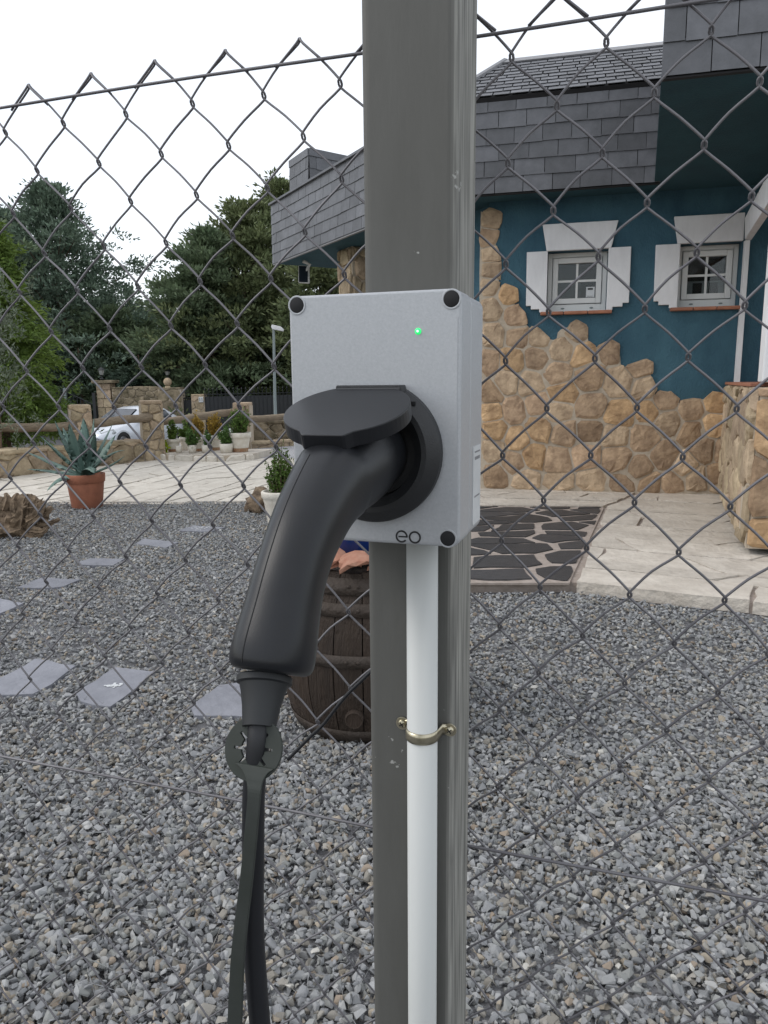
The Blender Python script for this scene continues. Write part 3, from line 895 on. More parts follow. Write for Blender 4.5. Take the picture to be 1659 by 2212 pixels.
Vb = [pA, pB, pD, pC, pA + th_, pB + th_, pD + th_, pC + th_]
mesh('bay_lintel', (Vb, [(0, 1, 2, 3), (7, 6, 5, 4), (0, 4, 5, 1), (1, 5, 6, 2), (2, 6, 7, 3), (3, 7, 4, 0)]), m_white, bay)

# stone pillar under the wing and floodlight hanging under its eaves
pc = hit(748, 600, WEAV.p(0, 0, -.45), FN)
pil = thing('stone_pillar', (pc.x, pc.y, 0), 'rubble stone pillar holding up the slate clad wing left of the steel post', 'pillar')
pw = .21
PFm = Fr((pc.x, pc.y, 0), WING, Z, FN)
mesh('core', box(PFm, -pw, pw, .0, zb, -2 * pw, 0), m_mortar, pil)
PFs = Fr(PFm.p(-pw, 0, -pw), FN * -1, Z, -WING)
for fr_ in (PFm, Fr(PFm.p(-pw, 0, 0), -FN, Z, -WING)):
    lo_, hi_ = (-pw, pw) if fr_ is PFm else (0, 2 * pw)
    for c in cells([(lo_, .02), (hi_, .02), (hi_, zb), (lo_, zb)], .26, .27, .28, clip=True, rnd=rc):
        mesh('stone', rubble(fr_, c, .04, .01, rc), m_sand2, pil)
fl = hit(655, 572, WEAV.p(0, 0, -.3), FN)
fl.z = zb - .03
sl = thing('floodlight', tuple(fl), 'small solar floodlight on a white bracket under the slate wing', 'lamp')
sc_ = 1
FLF = Fr(fl + Vector((0, 0, -.19)), (math.cos(.9), -math.sin(.9) * 0 + .25, 0), (0, .25, 1), (-.5, -.9, .2))
mesh('lamp_body', box(FLF, -.09, .09, -.15, .15, -.035, 0), m_lampw, sl, bevel=.01)
mesh('solar_panel', box(FLF, -.075, .075, -.135, .135, .001, .006), m_solar, sl)
mesh('bracket', tube([fl + Vector((0, 0, .02)), fl + Vector((.10, .05, -.03)), FLF.p(.02, .05, -.03)], [.035, .03, .02], 8), m_lampw, sl)
#@@PART2
def at(x, y, Y): return gy(x, y, Y)
# ================================================================ GARDEN WALL, RAILS, RAISED BED
rg = random.Random(44)
def wallseg(parent, p0, p1, h0, h1, thick=.42, sx=.36, sy=.26, mat=None, dep=.045, z0=-.1, core='core', cap=True, name='stone', capmat=None):
    p0, p1 = Vector((p0[0], p0[1], 0)), Vector((p1[0], p1[1], 0))
    d = (p1 - p0); L = d.length; d.normalize()
    nn = Vector((d.y, -d.x, 0))
    if nn.dot(Vector((0, 0, 0)) - p0) < 0: nn = -nn
    fr = Fr(p0, d, Z, nn)
    poly = [(0, z0), (L, z0), (L, h1 - .02), (0, h0 - .02)]
    mesh(core, prism(fr, poly, -thick, -.004), m_mortar, parent)
    mat = mat or m_sand2
    for c in cells([(0, z0), (L, z0), (L, h1), (0, h0)], sx, sy, .33, clip=True, rnd=rg):
        mesh(name, rubble(fr, c, dep * .8, .010, rg), mat, parent)
    if cap:
        u = 0
        while u < L - .05:
            w_ = min(rg.uniform(.3, .6), L - u)
            hh = h0 + (h1 - h0) * (u + w_ / 2) / L
            mesh('cap_stone', box(fr, u + .008, u + w_ - .008, hh - .03, hh + rg.uniform(.02, .045), -thick - .02, rg.uniform(.03, .07)), capmat or mat, parent, bevel=.018)
            u += w_
    return fr, L
def P2(x, y): 
    q = gz(x, y); return (q.x, q.y)
gw = thing('garden_wall', (-5, 12.3, 0), 'low rubble stone garden wall with square piers, running behind the terracotta pot', 'wall')
pA_, pB_, pC_, pD_ = P2(-190, 1062), P2(152, 1015), P2(207, 1008), P2(330, 997)
wallseg(gw, pA_, pB_, .42, .36)
_a, _b = at(157, 1000, 12.15), at(206, 1000, 12.3)
wallseg(gw, (_a.x, _a.y), (_b.x, _b.y), 1.00, 1.00, thick=.42, sx=.19, sy=.19, dep=.05)
_a, _b, _c = at(206, 1000, 12.4), at(312, 1000, 13.2), at(359, 1000, 13.35)
wallseg(gw, (_a.x, _a.y), (_b.x, _b.y), .36, .36)
pE_ = P2(362, 993)
fr, L = wallseg(gw, (_b.x, _b.y), (_c.x, _c.y), 1.04, 1.04, thick=.40, sx=.18, sy=.18, dep=.05)
# the pier's right hand side
def log(p0, p1, r, label):
    p0, p1 = Vector(p0), Vector(p1)
    pts = [p0.lerp(p1, t / 8) + Vector((0, 0, rg.gauss(0, .006))) for t in range(9)]
    o = mesh('wooden_rail', tube(pts, [r * rg.uniform(.93, 1.06) for _ in pts], 10), m_log, smooth=True)
    setp(o, label, 'rail', 'log rails between the garden piers')
log(at(190, 917, 12.35), at(335, 900, 13.35), .075, 'log rail crossing in front of the white car between two stone piers')
log(at(-60, 926, 11.2), at(165, 921, 12.2), .07, 'log rail to the left of the agave, half hidden by the green cypress')
log(at(350, 912, 14.6), at(515, 888, 15.6), .075, 'log rail behind the row of cream flower pots')
log(at(535, 906, 15.2), at(760, 889, 16.6), .07, 'log rail right of the short pier, passing in front of the street lamp')
# short pier behind the big pot and dark low wall behind it
sp = thing('short_pier', tuple(at(522, 960, 15.4)), 'short round topped stone pier behind the largest cream pot', 'pier')
q0, q1 = at(505, 940, 15.4), at(541, 940, 15.4)
wallseg(sp, (q0.x, q0.y), (q1.x, q1.y), .93, .93, thick=.4, sx=.24, sy=.24, z0=-.3)
lw = thing('low_back_wall', tuple(at(600, 950, 16.6)), 'low dark stone wall under the log rail at the edge of the pale gravel', 'wall')
q0, q1 = at(541, 940, 15.9), at(800, 935, 18.2)
wallseg(lw, (q0.x, q0.y), (q1.x, q1.y), .52, .50, thick=.3, sx=.3, sy=.22, mat=m_mossy, z0=.0)
q0, q1 = at(538, 955, 15.5), at(790, 948, 17.4)
kb = thing('garden_kerb', (q0.x, q0.y, 0), 'low crooked stone kerb bordering the pale gravel yard', 'kerb')
wallseg(kb, (q0.x, q0.y), (q1.x, q1.y), .12, .12, thick=.25, sx=.4, sy=.2, z0=-.02)
# raised bed
rb_ = thing('raised_bed', tuple(gz(440, 995)), 'low curved stone edged bed carrying the row of cream pots', 'raised bed')
q = [P2(330, 993), P2(365, 997), P2(470, 1000), P2(549, 995)]
for k in range(3):
    wallseg(rb_, q[k], q[k + 1], .13, .13, thick=.3, sx=.30, sy=.5, z0=-.02, cap=False, mat=m_pave2)
mesh('bed_soil', prism(GROUND, [(q[0][0], q[0][1] + .1), (q[1][0], q[1][1] + .1), (q[2][0], q[2][1] + .1), (q[3][0], q[3][1] + .05), (q[3][0] + .2, q[3][1] + .9), (q[0][0], q[0][1] + 1.0)], 0, .125), m_pave, rb_)

# ================================================================ PLANTS AND POTS
def leaves(pts, dirs, ln, wd, rnd, mult=1, curl=.2):
    """small pointed leaf faces; pts, dirs are numpy arrays"""
    n = len(pts)
    d = dirs / (np.linalg.norm(dirs, axis=1, keepdims=True) + 1e-9)
    r_ = rnd.normal(size=(n, 3))
    s = np.cross(d, r_); s /= (np.linalg.norm(s, axis=1, keepdims=True) + 1e-9)
    l = (ln * rnd.uniform(.6, 1.3, n))[:, None]
    w = (wd * rnd.uniform(.6, 1.3, n))[:, None]
    a = pts; b = pts + d * l * .45 + s * w; c = pts + d * l; e = pts + d * l * .45 - s * w
    V = np.stack([a, b, c, e], 1).reshape(-1, 3)
    F = np.arange(4 * n).reshape(-1, 4)
    return V, F
def fastmesh(name, V, F, mat, parent, kind=None):
    c = V.mean(0); c[2] = V[:, 2].min()
    V = V - c
    me = bpy.data.meshes.new(name)
    k = F.shape[1]
    me.vertices.add(len(V)); me.vertices.foreach_set('co', V.astype(np.float32).ravel())
    me.loops.add(F.size); me.loops.foreach_set('vertex_index', F.astype(np.int32).ravel())
    me.polygons.add(len(F)); me.polygons.foreach_set('loop_start', np.arange(0, F.size, k, dtype=np.int32))
    me.polygons.foreach_set('loop_total', np.full(len(F), k, dtype=np.int32))
    me.update(calc_edges=True)
    me.materials.append(mat)
    o = bpy.data.objects.new(name, me)
    COL.objects.link(o)
    o.location = Vector(c)
    WL[o.name] = Vector(c)
    if parent:
        o.parent = parent
        o.matrix_parent_inverse = Matrix.Translation(-WL[parent.name])
    if kind: o['kind'] = kind
    return o
def conifer(px, topy, Y, wpx, zb_, label, seed, mat, low=.04, n=210, dens=1.0, leaf=.30, lean=0, sparse=0, power=.75):
    rn = np.random.RandomState(seed)
    top = at(px, topy, Y)
    H = top.z - zb_
    Rm = wpx / FOC * Y
    root = thing('conifer_tree', (top.x, Y, zb_), label, 'tree', 'conifers beyond the road')
    base = np.array([top.x, Y, zb_])
    bx = lambda t: base + np.array([lean * H * t * t + .25 * math.sin(3 * t + seed), .2 * math.sin(4 * t + seed * 2), H * t])
    tr = [Vector(bx(t / 14)) for t in range(15)]
    mesh('trunk', tube(tr, [max(.02, .028 * H * (1 - t / 14.3)) for t in range(15)], 8), m_bark, root, smooth=True)
    PT, DR = [], []
    limbs = []
    for k in range(n):
        t = low + (1 - low) * (k / n) ** .9
        prof = min(1, (1 - t) ** power * 1.12 + .03)
        if t < .25: prof *= .72 + 1.1 * t
        az = rn.uniform(0, 6.283)
        lump = .58 + .80 * math.sin(az * 2 + seed + t * 9) * math.cos(t * 17 + seed * 3)
        Lb = Rm * prof * rn.uniform(.55, 1.12) * (.68 + .5 * lump)
        if rn.rand() < sparse: continue
        up_ = rn.uniform(-.10, .45) + .5 * t
        d = np.array([math.cos(az), math.sin(az), up_])
        o = bx(min(1, t))
        bend = rn.uniform(-.12, .10)
        nt = max(3, int(9 * dens * Lb / Rm * (1.4 if t > .5 else 1)))
        for _ in range(nt):
            s = rn.uniform(.30, 1.0) ** .75
            cpos = o + d * s * Lb + np.array([0, 0, bend * s * s * Lb]) + rn.normal(size=3) * np.array([.16, .16, .07]) * (1.25 - s * .6) * Lb
            cr_ = rn.uniform(.18, .42) * (.75 + .25 * Rm / 3)
            m = 30
            off = rn.normal(size=(m, 3)) * np.array([cr_, cr_, cr_ * .38]) * .55
            P_n = cpos + off
            PT.append(P_n)
            DR.append(off / cr_ * .9 + d * .5 + rn.normal(size=(m, 3)) * .45 + np.array([0, 0, .45]))
        if k % 5 == 0 and t < .75:
            limbs.append(tube([Vector(o), Vector(o + d * Lb * .4), Vector(o + d * Lb * .85 + np.array([0, 0, bend * Lb * .7]))], [.05, .035, .012], 5))
    PT, DR = np.concatenate(PT), np.concatenate(DR)
    PT[:, 2] = np.maximum(PT[:, 2], zb_ + .05)
    V, F = leaves(PT, DR, leaf * .8, leaf * .8 * .2, rn)
    fastmesh('crown', V, F, mat, root)
    mesh('limb', join(*limbs), m_bark, root, kind='stuff')
    return root
TB = -1.2
conifer(108, 406, 39, 330, TB, 'tall broad dark conifer with the highest tip, left above the white car', 1, m_con[1], power=1.06, n=380, dens=1.15, sparse=.12)
conifer(12, 462, 40, 190, TB, 'dark conifer at the left edge behind the bright green cypress', 2, m_con[1], n=230)
conifer(250, 680, 37, 120, TB, 'lower dark conifer filling the dip right of the tallest one', 3, m_con[0], power=.6, n=220)
conifer(440, 505, 34, 130, TB, 'dense rounded conifer left of the slate wing, in front of its taller neighbours', 4, m_con[0], power=.62, n=270, dens=1.1, sparse=.12)
conifer(512, 448, 35, 165, TB, 'ragged conifer with bare reddish limbs, left of the street lamp', 5, m_con[2], power=.62, n=250, low=.14, sparse=.22)
conifer(604, 405, 37, 190, TB, 'tall olive tinted conifer rising just left of the slate wing', 6, m_con[2], power=.62, n=300, low=.12, sparse=.15)
conifer(690, 548, 32, 120, TB, 'thin crowned conifer showing sky under the slate wing', 7, m_con[2], power=.5, n=150, low=.3, sparse=.25)
conifer(170, 690, 46, 260, TB, 'distant conifer low behind the gate pillar lantern', 8, m_con[1], power=.5, n=240, leaf=.34)
conifer(345, 735, 48, 230, TB, 'distant conifer low in the gap between the tree groups', 9, m_con[0], power=.45, n=240, leaf=.34)
conifer(520, 735, 47, 260, TB, 'distant dark conifer behind the black fence', 10, m_con[0], power=.45, n=240, leaf=.34)
conifer(640, 745, 45, 230, TB, 'distant dark conifer behind the street lamp', 11, m_con[0], power=.45, n=200, leaf=.34)
conifer(-170, 420, 33, 260, TB, 'big conifer just beyond the left edge of the photograph', 12, m_con[0], power=.7, n=220)
conifer(870, 520, 34, 240, TB, 'conifer hidden behind the steel post and the house wing', 13, m_con[0], power=.6, n=200)
# spreading feathery boughs low over the gate wall
def bough(px, py, Y, w, label, seed, mat):
    rn = np.random.RandomState(seed)
    c = at(px, py, Y)
    root = thing('low_conifer', (c.x, Y, TB), label, 'tree', 'conifers beyond the road')
    mesh('trunk', tube([Vector((c.x, Y, TB)), c + Vector((0, 0, .4))], [.10, .03], 6), m_bark, root)
    PT, DR = [], []
    for k in range(46):
        az = rn.uniform(0, 6.283); L_ = w / FOC * Y * rn.uniform(.5, 1)
        zz = rn.uniform(-1.7, .35)
        d = np.array([math.cos(az), math.sin(az), .12])
        m = 40
        s = rn.uniform(.15, 1, m)
        P = np.array([c.x, Y, c.z + zz]) + d * (s * L_ * (1 - .25 * abs(zz)))[:, None] + rn.normal(size=(m, 3)) * np.array([.10, .10, .035]) * (1.3 - s)[:, None]
        PP = np.repeat(P, 5, 0) + rn.normal(size=(m * 5, 3)) * .05
        PT.append(PP); DR.append(np.tile(d, (m * 5, 1)) + rn.normal(size=(m * 5, 3)) * .5)
    V, F = leaves(np.concatenate(PT), np.concatenate(DR), .22, .035, rn)
    fastmesh('crown', V, F, mat, root)
bough(300, 785, 35, 95, 'feathery low conifer spreading over the mossy gate wall', 31, m_con[1])
bough(560, 775, 35, 100, 'feathery low conifer spreading over the black fence beside the street lamp', 32, m_con[0])
bough(430, 800, 35.5, 90, 'feathery low conifer behind the stone ball', 33, m_con[1])
bough(170, 770, 35.5, 100, 'feathery low conifer behind the left iron gate', 34, m_con[1])

def bush(name, root, c, h, w, mat, seed, n=2200, leaf=.05, shape='oval', wf=.28, stems=True, droop=0):
    rn = np.random.RandomState(seed)
    PT, DR = [], []
    ns = max(9, int(n / 90))
    st = []
    for k in range(ns):
        az = rn.uniform(0, 6.283)
        rr_ = math.sqrt(rn.rand()) * w * .5
        zt_ = h * rn.uniform(.55, 1.03) * (1 - .45 * (rr_ / (w * .5)) ** 2 if shape == 'oval' else 1 - .85 * (rr_ / (w * .5)))
        tip = np.array([c[0] + math.cos(az) * rr_, c[1] + math.sin(az) * rr_, c[2] + zt_])
        bs = np.array([c[0] + math.cos(az) * rr_ * .25, c[1] + math.sin(az) * rr_ * .25, c[2]])
        st.append(tube([Vector(bs), Vector((bs + tip) / 2 + rn.normal(size=3) * .01), Vector(tip)], [.012 * h * 1.2, .008 * h, .002], 5))
        m = int(n / ns)
        s = rn.uniform(.12, 1, m)
        P = bs + (tip - bs) * s[:, None] + rn.normal(size=(m, 3)) * w * .055
        D_ = rn.normal(size=(m, 3)) * .8 + (tip - bs) / h * 1.1 + np.array([0, 0, -droop])
        PT.append(P); DR.append(D_)
    V, F = leaves(np.concatenate(PT), np.concatenate(DR), leaf, leaf * wf, rn)
    if stems: mesh('stem', join(*st), m_bark, root, kind='stuff')
    return fastmesh(name, V, F, mat, root)

# near cypress and olive at the left edge
cy = thing('cypress_bush', (-6.2, 12.8, 0), 'bright yellow green cypress with drooping sprays at the left edge', 'tree')
rn = np.random.RandomState(70)
PT, DR = [], []
cb = at(10, 960, 12.6)
mesh('trunk', tube([Vector((cb.x, 12.6, -.1)), Vector((cb.x - .1, 12.7, 2)), Vector((cb.x, 12.6, 3.9))], [.13, .09, .02], 8), m_bark, cy)
for k in range(210):
    t = rn.uniform(.03, 1)
    az = rn.uniform(0, 6.283)
    L_ = (1.35 * (1 - t) ** .55 + .12) * rn.uniform(.55, 1.05)
    if t > .62: L_ *= .8
    o = np.array([cb.x, 12.6, .1 + 3.85 * t])
    d = np.array([math.cos(az), math.sin(az), .28])
    m = 46
    s = rn.uniform(.25, 1, m)
    P = o + d * (s * L_)[:, None] - np.array([0, 0, 1]) * (s ** 3 * .38 * L_)[:, None] + rn.normal(size=(m, 3)) * np.array([.07, .07, .05])
    q = 4
    PP = np.repeat(P, q, 0) + rn.normal(size=(m * q, 3)) * .03
    DD = np.tile(d * .9 + np.array([0, 0, -.55]), (m * q, 1)) + rn.normal(size=(m * q, 3)) * .5
    PT.append(PP); DR.append(DD)
V, F = leaves(np.concatenate(PT), np.concatenate(DR), .11, .016, rn)
fastmesh('crown', V, F, m_thuja, cy)
ob = at(-8, 700, 11.2)
ol = thing('olive_bush', (ob.x, 11.2, 0), 'grey green olive foliage in front of the cypress at the left edge', 'tree')
mesh('trunk', tube([Vector((ob.x - .2, 11.2, 0)), Vector((ob.x - .1, 11.2, 1.4)), Vector((ob.x, 11.2, 2.6))], [.08, .05, .015], 7), m_bark, ol)
PT, DR = [], []
for k in range(120):
    c_ = np.array([ob.x - .12, 11.2, 1.85]) + rn.normal(size=3) * np.array([.24, .24, .52])
    m = 34
    dd_ = rn.normal(size=3) * .5 + np.array([.2, -.2, .5])
    P = c_ + dd_ * rn.uniform(0, .35, m)[:, None] + rn.normal(size=(m, 3)) * .03
    PT.append(P); DR.append(rn.normal(size=(m, 3)) * .7 + dd_)
V, F = leaves(np.concatenate(PT), np.concatenate(DR), .075, .010, rn)
fastmesh('crown', V, F, m_olive, ol)

# pots of the raised bed
def pot(px0, px1, ytop, ybot, Y, label, plant=None, style='tall', seed=0, group='cream flower pots on the raised bed', mat=None, stain=False, name='flower_pot', cat='flower pot'):
    a, b_ = at(px0, ybot, Y), at(px1, ybot, Y)
    t = at((px0 + px1) / 2, ytop, Y)
    r_ = (b_.x - a.x) / 2
    z0_, z1_ = .128, t.z
    h = z1_ - z0_
    c = ((a.x + b_.x) / 2, Y, z0_)
    p = thing(name, c, label, cat, group)
    prof = [(r_ * .66, 0), (r_ * .70, h * .1), (r_ * .86, h * .62), (r_ * .88, h * .72), (r_ * .99, h * .74), (r_, h * .86), (r_, h), (r_ * .88, h), (r_ * .84, h * .80), (0, h * .80)]
    if style == 'small': prof = [(r_ * .85, 0), (r_ * .95, h * .5), (r_, h), (r_ * .88, h), (r_ * .84, h * .75), (0, h * .75)]
    mesh('pot', lathe(c, prof, 22), mat or m_creampot, p, smooth=True)
    mesh('soil', prism(Fr(c, (1, 0, 0), (0, 1, 0), Z), circ(0, 0, r_ * .85, 14), h * .7, h * .82), m_soil, p)
    if stain:
        mesh('stain_band', lathe(c, [(r_ * .67, .0), (r_ * .715, h * .12), (r_ * .745, h * .2)], 22, cap=False), m_rustpot, p, smooth=True)
    if plant:
        kind, topy, w_, shape, mt, n_ = plant
        tz = at(px0, topy, Y).z
        pl_ = thing(kind, (c[0], c[1], z0_ + h * .8), *plantlab[label])
        bush('foliage', pl_, (c[0], c[1], z0_ + h * .78), tz - (z0_ + h * .78), w_ / FOC * Y, mt, seed, n=n_, leaf=.05, shape=shape)
    return p
plantlab = {
 'leftmost cream pot of the row, next to the stone pier': ('small pointed dark green shrub in the leftmost cream pot', 'shrub', 'shrubs in the cream pots'),
 'second cream pot from the pier, partly behind its neighbours': ('dim dark green shrub behind the pointed one, in the second pot', 'shrub', 'shrubs in the cream pots'),
 'third cream pot from the pier, holding a golden shrub': ('golden yellow conical shrub, the left one of two', 'shrub', 'shrubs in the cream pots'),
 'fourth cream pot from the pier, holding a golden shrub': ('golden yellow conical shrub, the right one of two', 'shrub', 'shrubs in the cream pots'),
 'largest cream pot at the right end of the row, rust stained foot': ('large leafy boxwood in the biggest cream pot', 'shrub', 'shrubs in the cream pots'),
 'small cream pot with leaning heather in front of the second tall pot': ('bright green leaning heather, leftmost of the three in the small pots', 'shrub', 'heathers in the small pots'),
 'small cream pot in front of the third and fourth tall pots': ('grey green heather, middle one of the three in the small pots', 'shrub', 'heathers in the small pots'),
 'wide low cream trough pot beside the largest pot': ('dark feathery heather, rightmost of the three in the small pots', 'shrub', 'heathers in the small pots'),
}
YB = 13.75
pot(359, 391, 948, 979, YB, 'leftmost cream pot of the row, next to the stone pier', ('potted_shrub', 906, 22, 'oval', m_box, 1100), seed=101, stain=True)
pot(389, 411, 944, 978, YB + .25, 'second cream pot from the pier, partly behind its neighbours', ('potted_shrub', 903, 24, 'oval', m_box, 800), seed=102)
pot(417, 442, 943, 977, YB, 'third cream pot from the pier, holding a golden shrub', ('golden_shrub', 884, 25, 'oval', m_gold, 1500), seed=103, stain=True)
pot(450, 480, 940, 977, YB + .2, 'fourth cream pot from the pier, holding a golden shrub', ('golden_shrub', 884, 30, 'oval', m_gold, 1600), seed=104, stain=True)
pot(494, 544, 934, 979, YB - .15, 'largest cream pot at the right end of the row, rust stained foot', ('potted_shrub', 876, 52, 'oval', m_box, 2400), seed=105, stain=True)
pot(380, 394, 963, 980, YB - .32, 'small empty cream pot between the first and second tall pots', style='small')
pot(407, 425, 961, 980, YB - .32, 'small cream pot with leaning heather in front of the second tall pot', ('heather', 916, 30, 'oval', m_herb, 1000), style='small', seed=106)
pot(436, 454, 961, 980, YB - .32, 'small cream pot in front of the third and fourth tall pots', ('heather', 924, 24, 'oval', m_herb, 700), style='small', seed=107)
pot(475, 504, 958, 980, YB - .32, 'wide low cream trough pot beside the largest pot', ('heather', 915, 34, 'oval', m_herb, 1300), style='small', seed=108)
c_ = at(353, 985, YB - .2)
lm_ = thing('lime_plant', (c_.x, c_.y, .12), 'small lime yellow leafy plant between the pier and the first cream pot', 'plant')
bush('foliage', lm_, (c_.x, c_.y, .12), .25, .16, leafmat('lime_leaf', (.42, .50, .03), (.3, .4, .02)), 120, n=160, leaf=.07, wf=.4)

# terracotta pot with agave
ac = gz(176, 1102)
ac.z = 0
tp = thing('terracotta_pot', (ac.x, ac.y, 0), 'large terracotta pot standing at the edge of the driveway, holding an agave', 'flower pot')
ry_ = ac.y + .17
hh_ = at(176, 1027, ac.y).z
rw = 42 / FOC * ac.y
mesh('pot_body', lathe((ac.x, ry_, 0), [(rw * .72, 0), (rw * .78, .02), (rw * .93, hh_ - .085), (rw * .93, hh_ - .03), (rw * .85, hh_ - .03), (0, hh_ - .04)], 36), m_terra, tp, smooth=True)
mesh('pot_rim', lathe((ac.x, ry_, 0), [(rw * .94, hh_ - .095), (rw * .985, hh_ - .09), (rw * 1.01, hh_ - .005), (rw * 1.0, hh_), (rw * .90, hh_), (rw * .88, hh_ - .05)], 36, cap=False), m_terra, tp, smooth=True)
mesh('soil', prism(Fr((ac.x, ry_, 0), (1, 0, 0), (0, 1, 0), Z), circ(0, 0, rw * .88, 20), hh_ - .06, hh_ - .03), m_soil, tp)
ag = thing('agave', (ac.x, ry_, hh_ - .03), 'blue green agave with stiff pointed leaves in the terracotta pot', 'plant')
ra = random.Random(9)
def agleaf(az, el, L_, w, droop):
    d = Vector((math.cos(az) * math.cos(el), math.sin(az) * math.cos(el), math.sin(el)))
    s_ = Vector((-math.sin(az), math.cos(az), 0))
    V, F = [], []
    nseg = 14
    o = Vector((ac.x, ry_, hh_ - .03)) + d * .03
    p = o.copy()
    for i in range(nseg + 1):
        t = i / nseg
        ww = w * (.62 + 1.5 * t - 1.2 * t * t if t < .5 else (.62 + .75 - .3) * (1 - (t - .5) * 2) ** .75) + .0015
        dd_ = (d + Vector((0, 0, -droop * t * t * 2.2))).normalized()
        nn_ = s_.cross(dd_)
        sp_ = 1 + (.10 if i % 2 else 0)
        th = .012 * (1 - t) + .002
        V += [p - s_ * ww * sp_ + nn_ * ww * .38, p - s_ * ww * .5 + nn_ * .1 * ww, p + nn_ * -.02 * ww, p + s_ * ww * .5 + nn_ * .1 * ww, p + s_ * ww * sp_ + nn_ * ww * .38, p - nn_ * th]
        p = p + dd_ * L_ / nseg
    for i in range(nseg):
        for k in range(6):
            a, b_ = i * 6 + k, i * 6 + (k + 1) % 6
            F.append((a, b_, b_ + 6, a + 6))
    return V, F
spec = [(rad(100), 1.35, .62, .055, 0), (rad(190), 1.15, .60, .05, 0), (rad(260), 1.28, .58, .06, 0), (rad(330), 1.2, .52, .05, .02), (rad(20), 1.05, .60, .05, 0), (rad(150), .95, .62, .048, .02),
        (rad(215), .85, .60, .05, .05), (rad(300), .55, .46, .055, .6), (rad(0), .75, .56, .035, .35), (rad(60), .8, .55, .05, .1), (rad(180), .45, .62, .045, .05), (rad(205), .25, .52, .04, .1),
        (rad(235), .15, .46, .045, .8), (rad(345), .35, .50, .025, -.15), (rad(280), 1.42, .48, .04, 0), (rad(40), 1.35, .64, .045, 0)]
for az, el, L_, w, dr_ in spec:
    mesh('leaf', agleaf(az + ra.uniform(-.15, .15), el, L_ * ra.uniform(.95, 1.1), w * 1.25, dr_), m_agave, ag, smooth=True)

# cream pot with boxwood beside the charger handle
bc = gz(601, 1146); bc.z = 0
bp_ = thing('cream_pot', (bc.x, bc.y, 0), 'cream pot with a thick rolled rim, half hidden behind the black charging handle', 'flower pot')
rp = 38 / FOC * bc.y
hp = at(601, 1064, bc.y).z - .0
mesh('pot', lathe((bc.x, bc.y + rp * .7, 0), [(rp * .6, 0), (rp * .66, hp * .1), (rp * .86, hp * .7), (rp * .9, hp * .74), (rp * .9, hp * .8), (rp * 1.0, hp * .84), (rp * 1.02, hp * .97), (rp * .98, hp), (rp * .86, hp), (rp * .82, hp * .85), (0, hp * .85)], 32), m_creampot, bp_, smooth=True)
mesh('soil', prism(Fr((bc.x, bc.y + rp * .7, 0), (1, 0, 0), (0, 1, 0), Z), circ(0, 0, rp * .82, 18), hp * .8, hp * .86), m_soil, bp_)
bx_ = thing('boxwood', (bc.x, bc.y + rp * .7, hp * .85), 'leafy upright boxwood growing in the cream pot behind the charging handle', 'shrub')
bush('foliage', bx_, (bc.x + .02, bc.y + rp * .7, hp * .8), at(601, 958, bc.y).z - hp * .8, .30, m_box, 77, n=3400, leaf=.026, wf=.36)

def lump(name, c, sz, mat, label, cat, seed, sub=3, rough=.35):
    bm = bmesh.new()
    bmesh.ops.create_icosphere(bm, subdivisions=sub, radius=1)
    for v in bm.verts:
        k = 1 + rough * noise.noise(v.co * 1.7 + Vector((seed, 0, 0))) + rough * .5 * noise.noise(v.co * 5 + Vector((seed, 3, 0)))
        v.co = Vector((v.co.x * sz[0], v.co.y * sz[1], v.co.z * sz[2])) * k
    vs = [v.co + Vector(c) for v in bm.verts]
    fs = [tuple(v.index for v in f.verts) for f in bm.faces]
    bm.free()
    o = mesh(name, (vs, fs), mat, smooth=True)
    if label: setp(o, label, cat)
    return o
rk = gz(562, 1112)
lump('bark_chunk', (rk.x, rk.y + .15, .1), (.15, .13, .14), m_drift, 'rough brown lump of wood lying beside the cream boxwood pot', 'wood', 4, rough=.7)

# driftwood stump at the left edge
dw0 = gz(30, 1172)
dw = thing('driftwood', (dw0.x, dw0.y, 0), 'gnarled driftwood root stump lying on the gravel at the left edge', 'driftwood')
def gnarl(pts, rs_, n=12, amp=.3, seed=0):
    V, F = tube(pts, rs_, n)
    out = []
    m = len(pts)
    for i, v in enumerate(V):
        c = Vector(pts[min(i // n, m - 1)])
        k = 1 + amp * 1.3 * noise.noise(Vector(v) * 9 + Vector((seed, 0, 0))) + amp * .9 * noise.noise(Vector(v) * 31) + amp * (.45 if (i % n) % 3 == 0 else -.2) * (1 + noise.noise(Vector(v) * 4))
        out.append(c + (Vector(v) - c) * k)
    return out, F
def dpt(x, y, Y): return gy(x, y, Y)
Yd = dw0.y + .25
def smoothp(pts, k=3):
    pts = [Vector(p) for p in pts]
    for _ in range(k):
        out = [pts[0]]
        for a, b_ in zip(pts, pts[1:]): out += [a * .75 + b_ * .25, a * .25 + b_ * .75]
        pts = out + [pts[-1]]
    return pts
def gn(name, px_pts, rs_, seed, dy=0):
    pts = smoothp([dpt(x, y, Yd + dy + q) for x, y, q in px_pts], 2)
    rr = [rs_[0] + (rs_[-1] - rs_[0]) * i / (len(pts) - 1) if len(rs_) == 2 else float(np.interp(i / (len(pts) - 1), np.linspace(0, 1, len(rs_)), rs_)) for i in range(len(pts))]
    mesh(name, gnarl(pts, rr, 22, .55, seed), m_drift, dw)
gn('log', [(-120, 1160, .1), (-40, 1150, 0), (20, 1143, 0), (58, 1135, 0)], [.15, .155, .14, .09], 1)
gn('root', [(40, 1140, 0), (50, 1110, -.05), (48, 1085, -.05), (58, 1070, 0)], [.07, .055, .04, .03], 2)
gn('root', [(50, 1130, 0), (70, 1105, 0), (66, 1082, 0), (72, 1072, .05)], [.06, .045, .05, .025], 3)
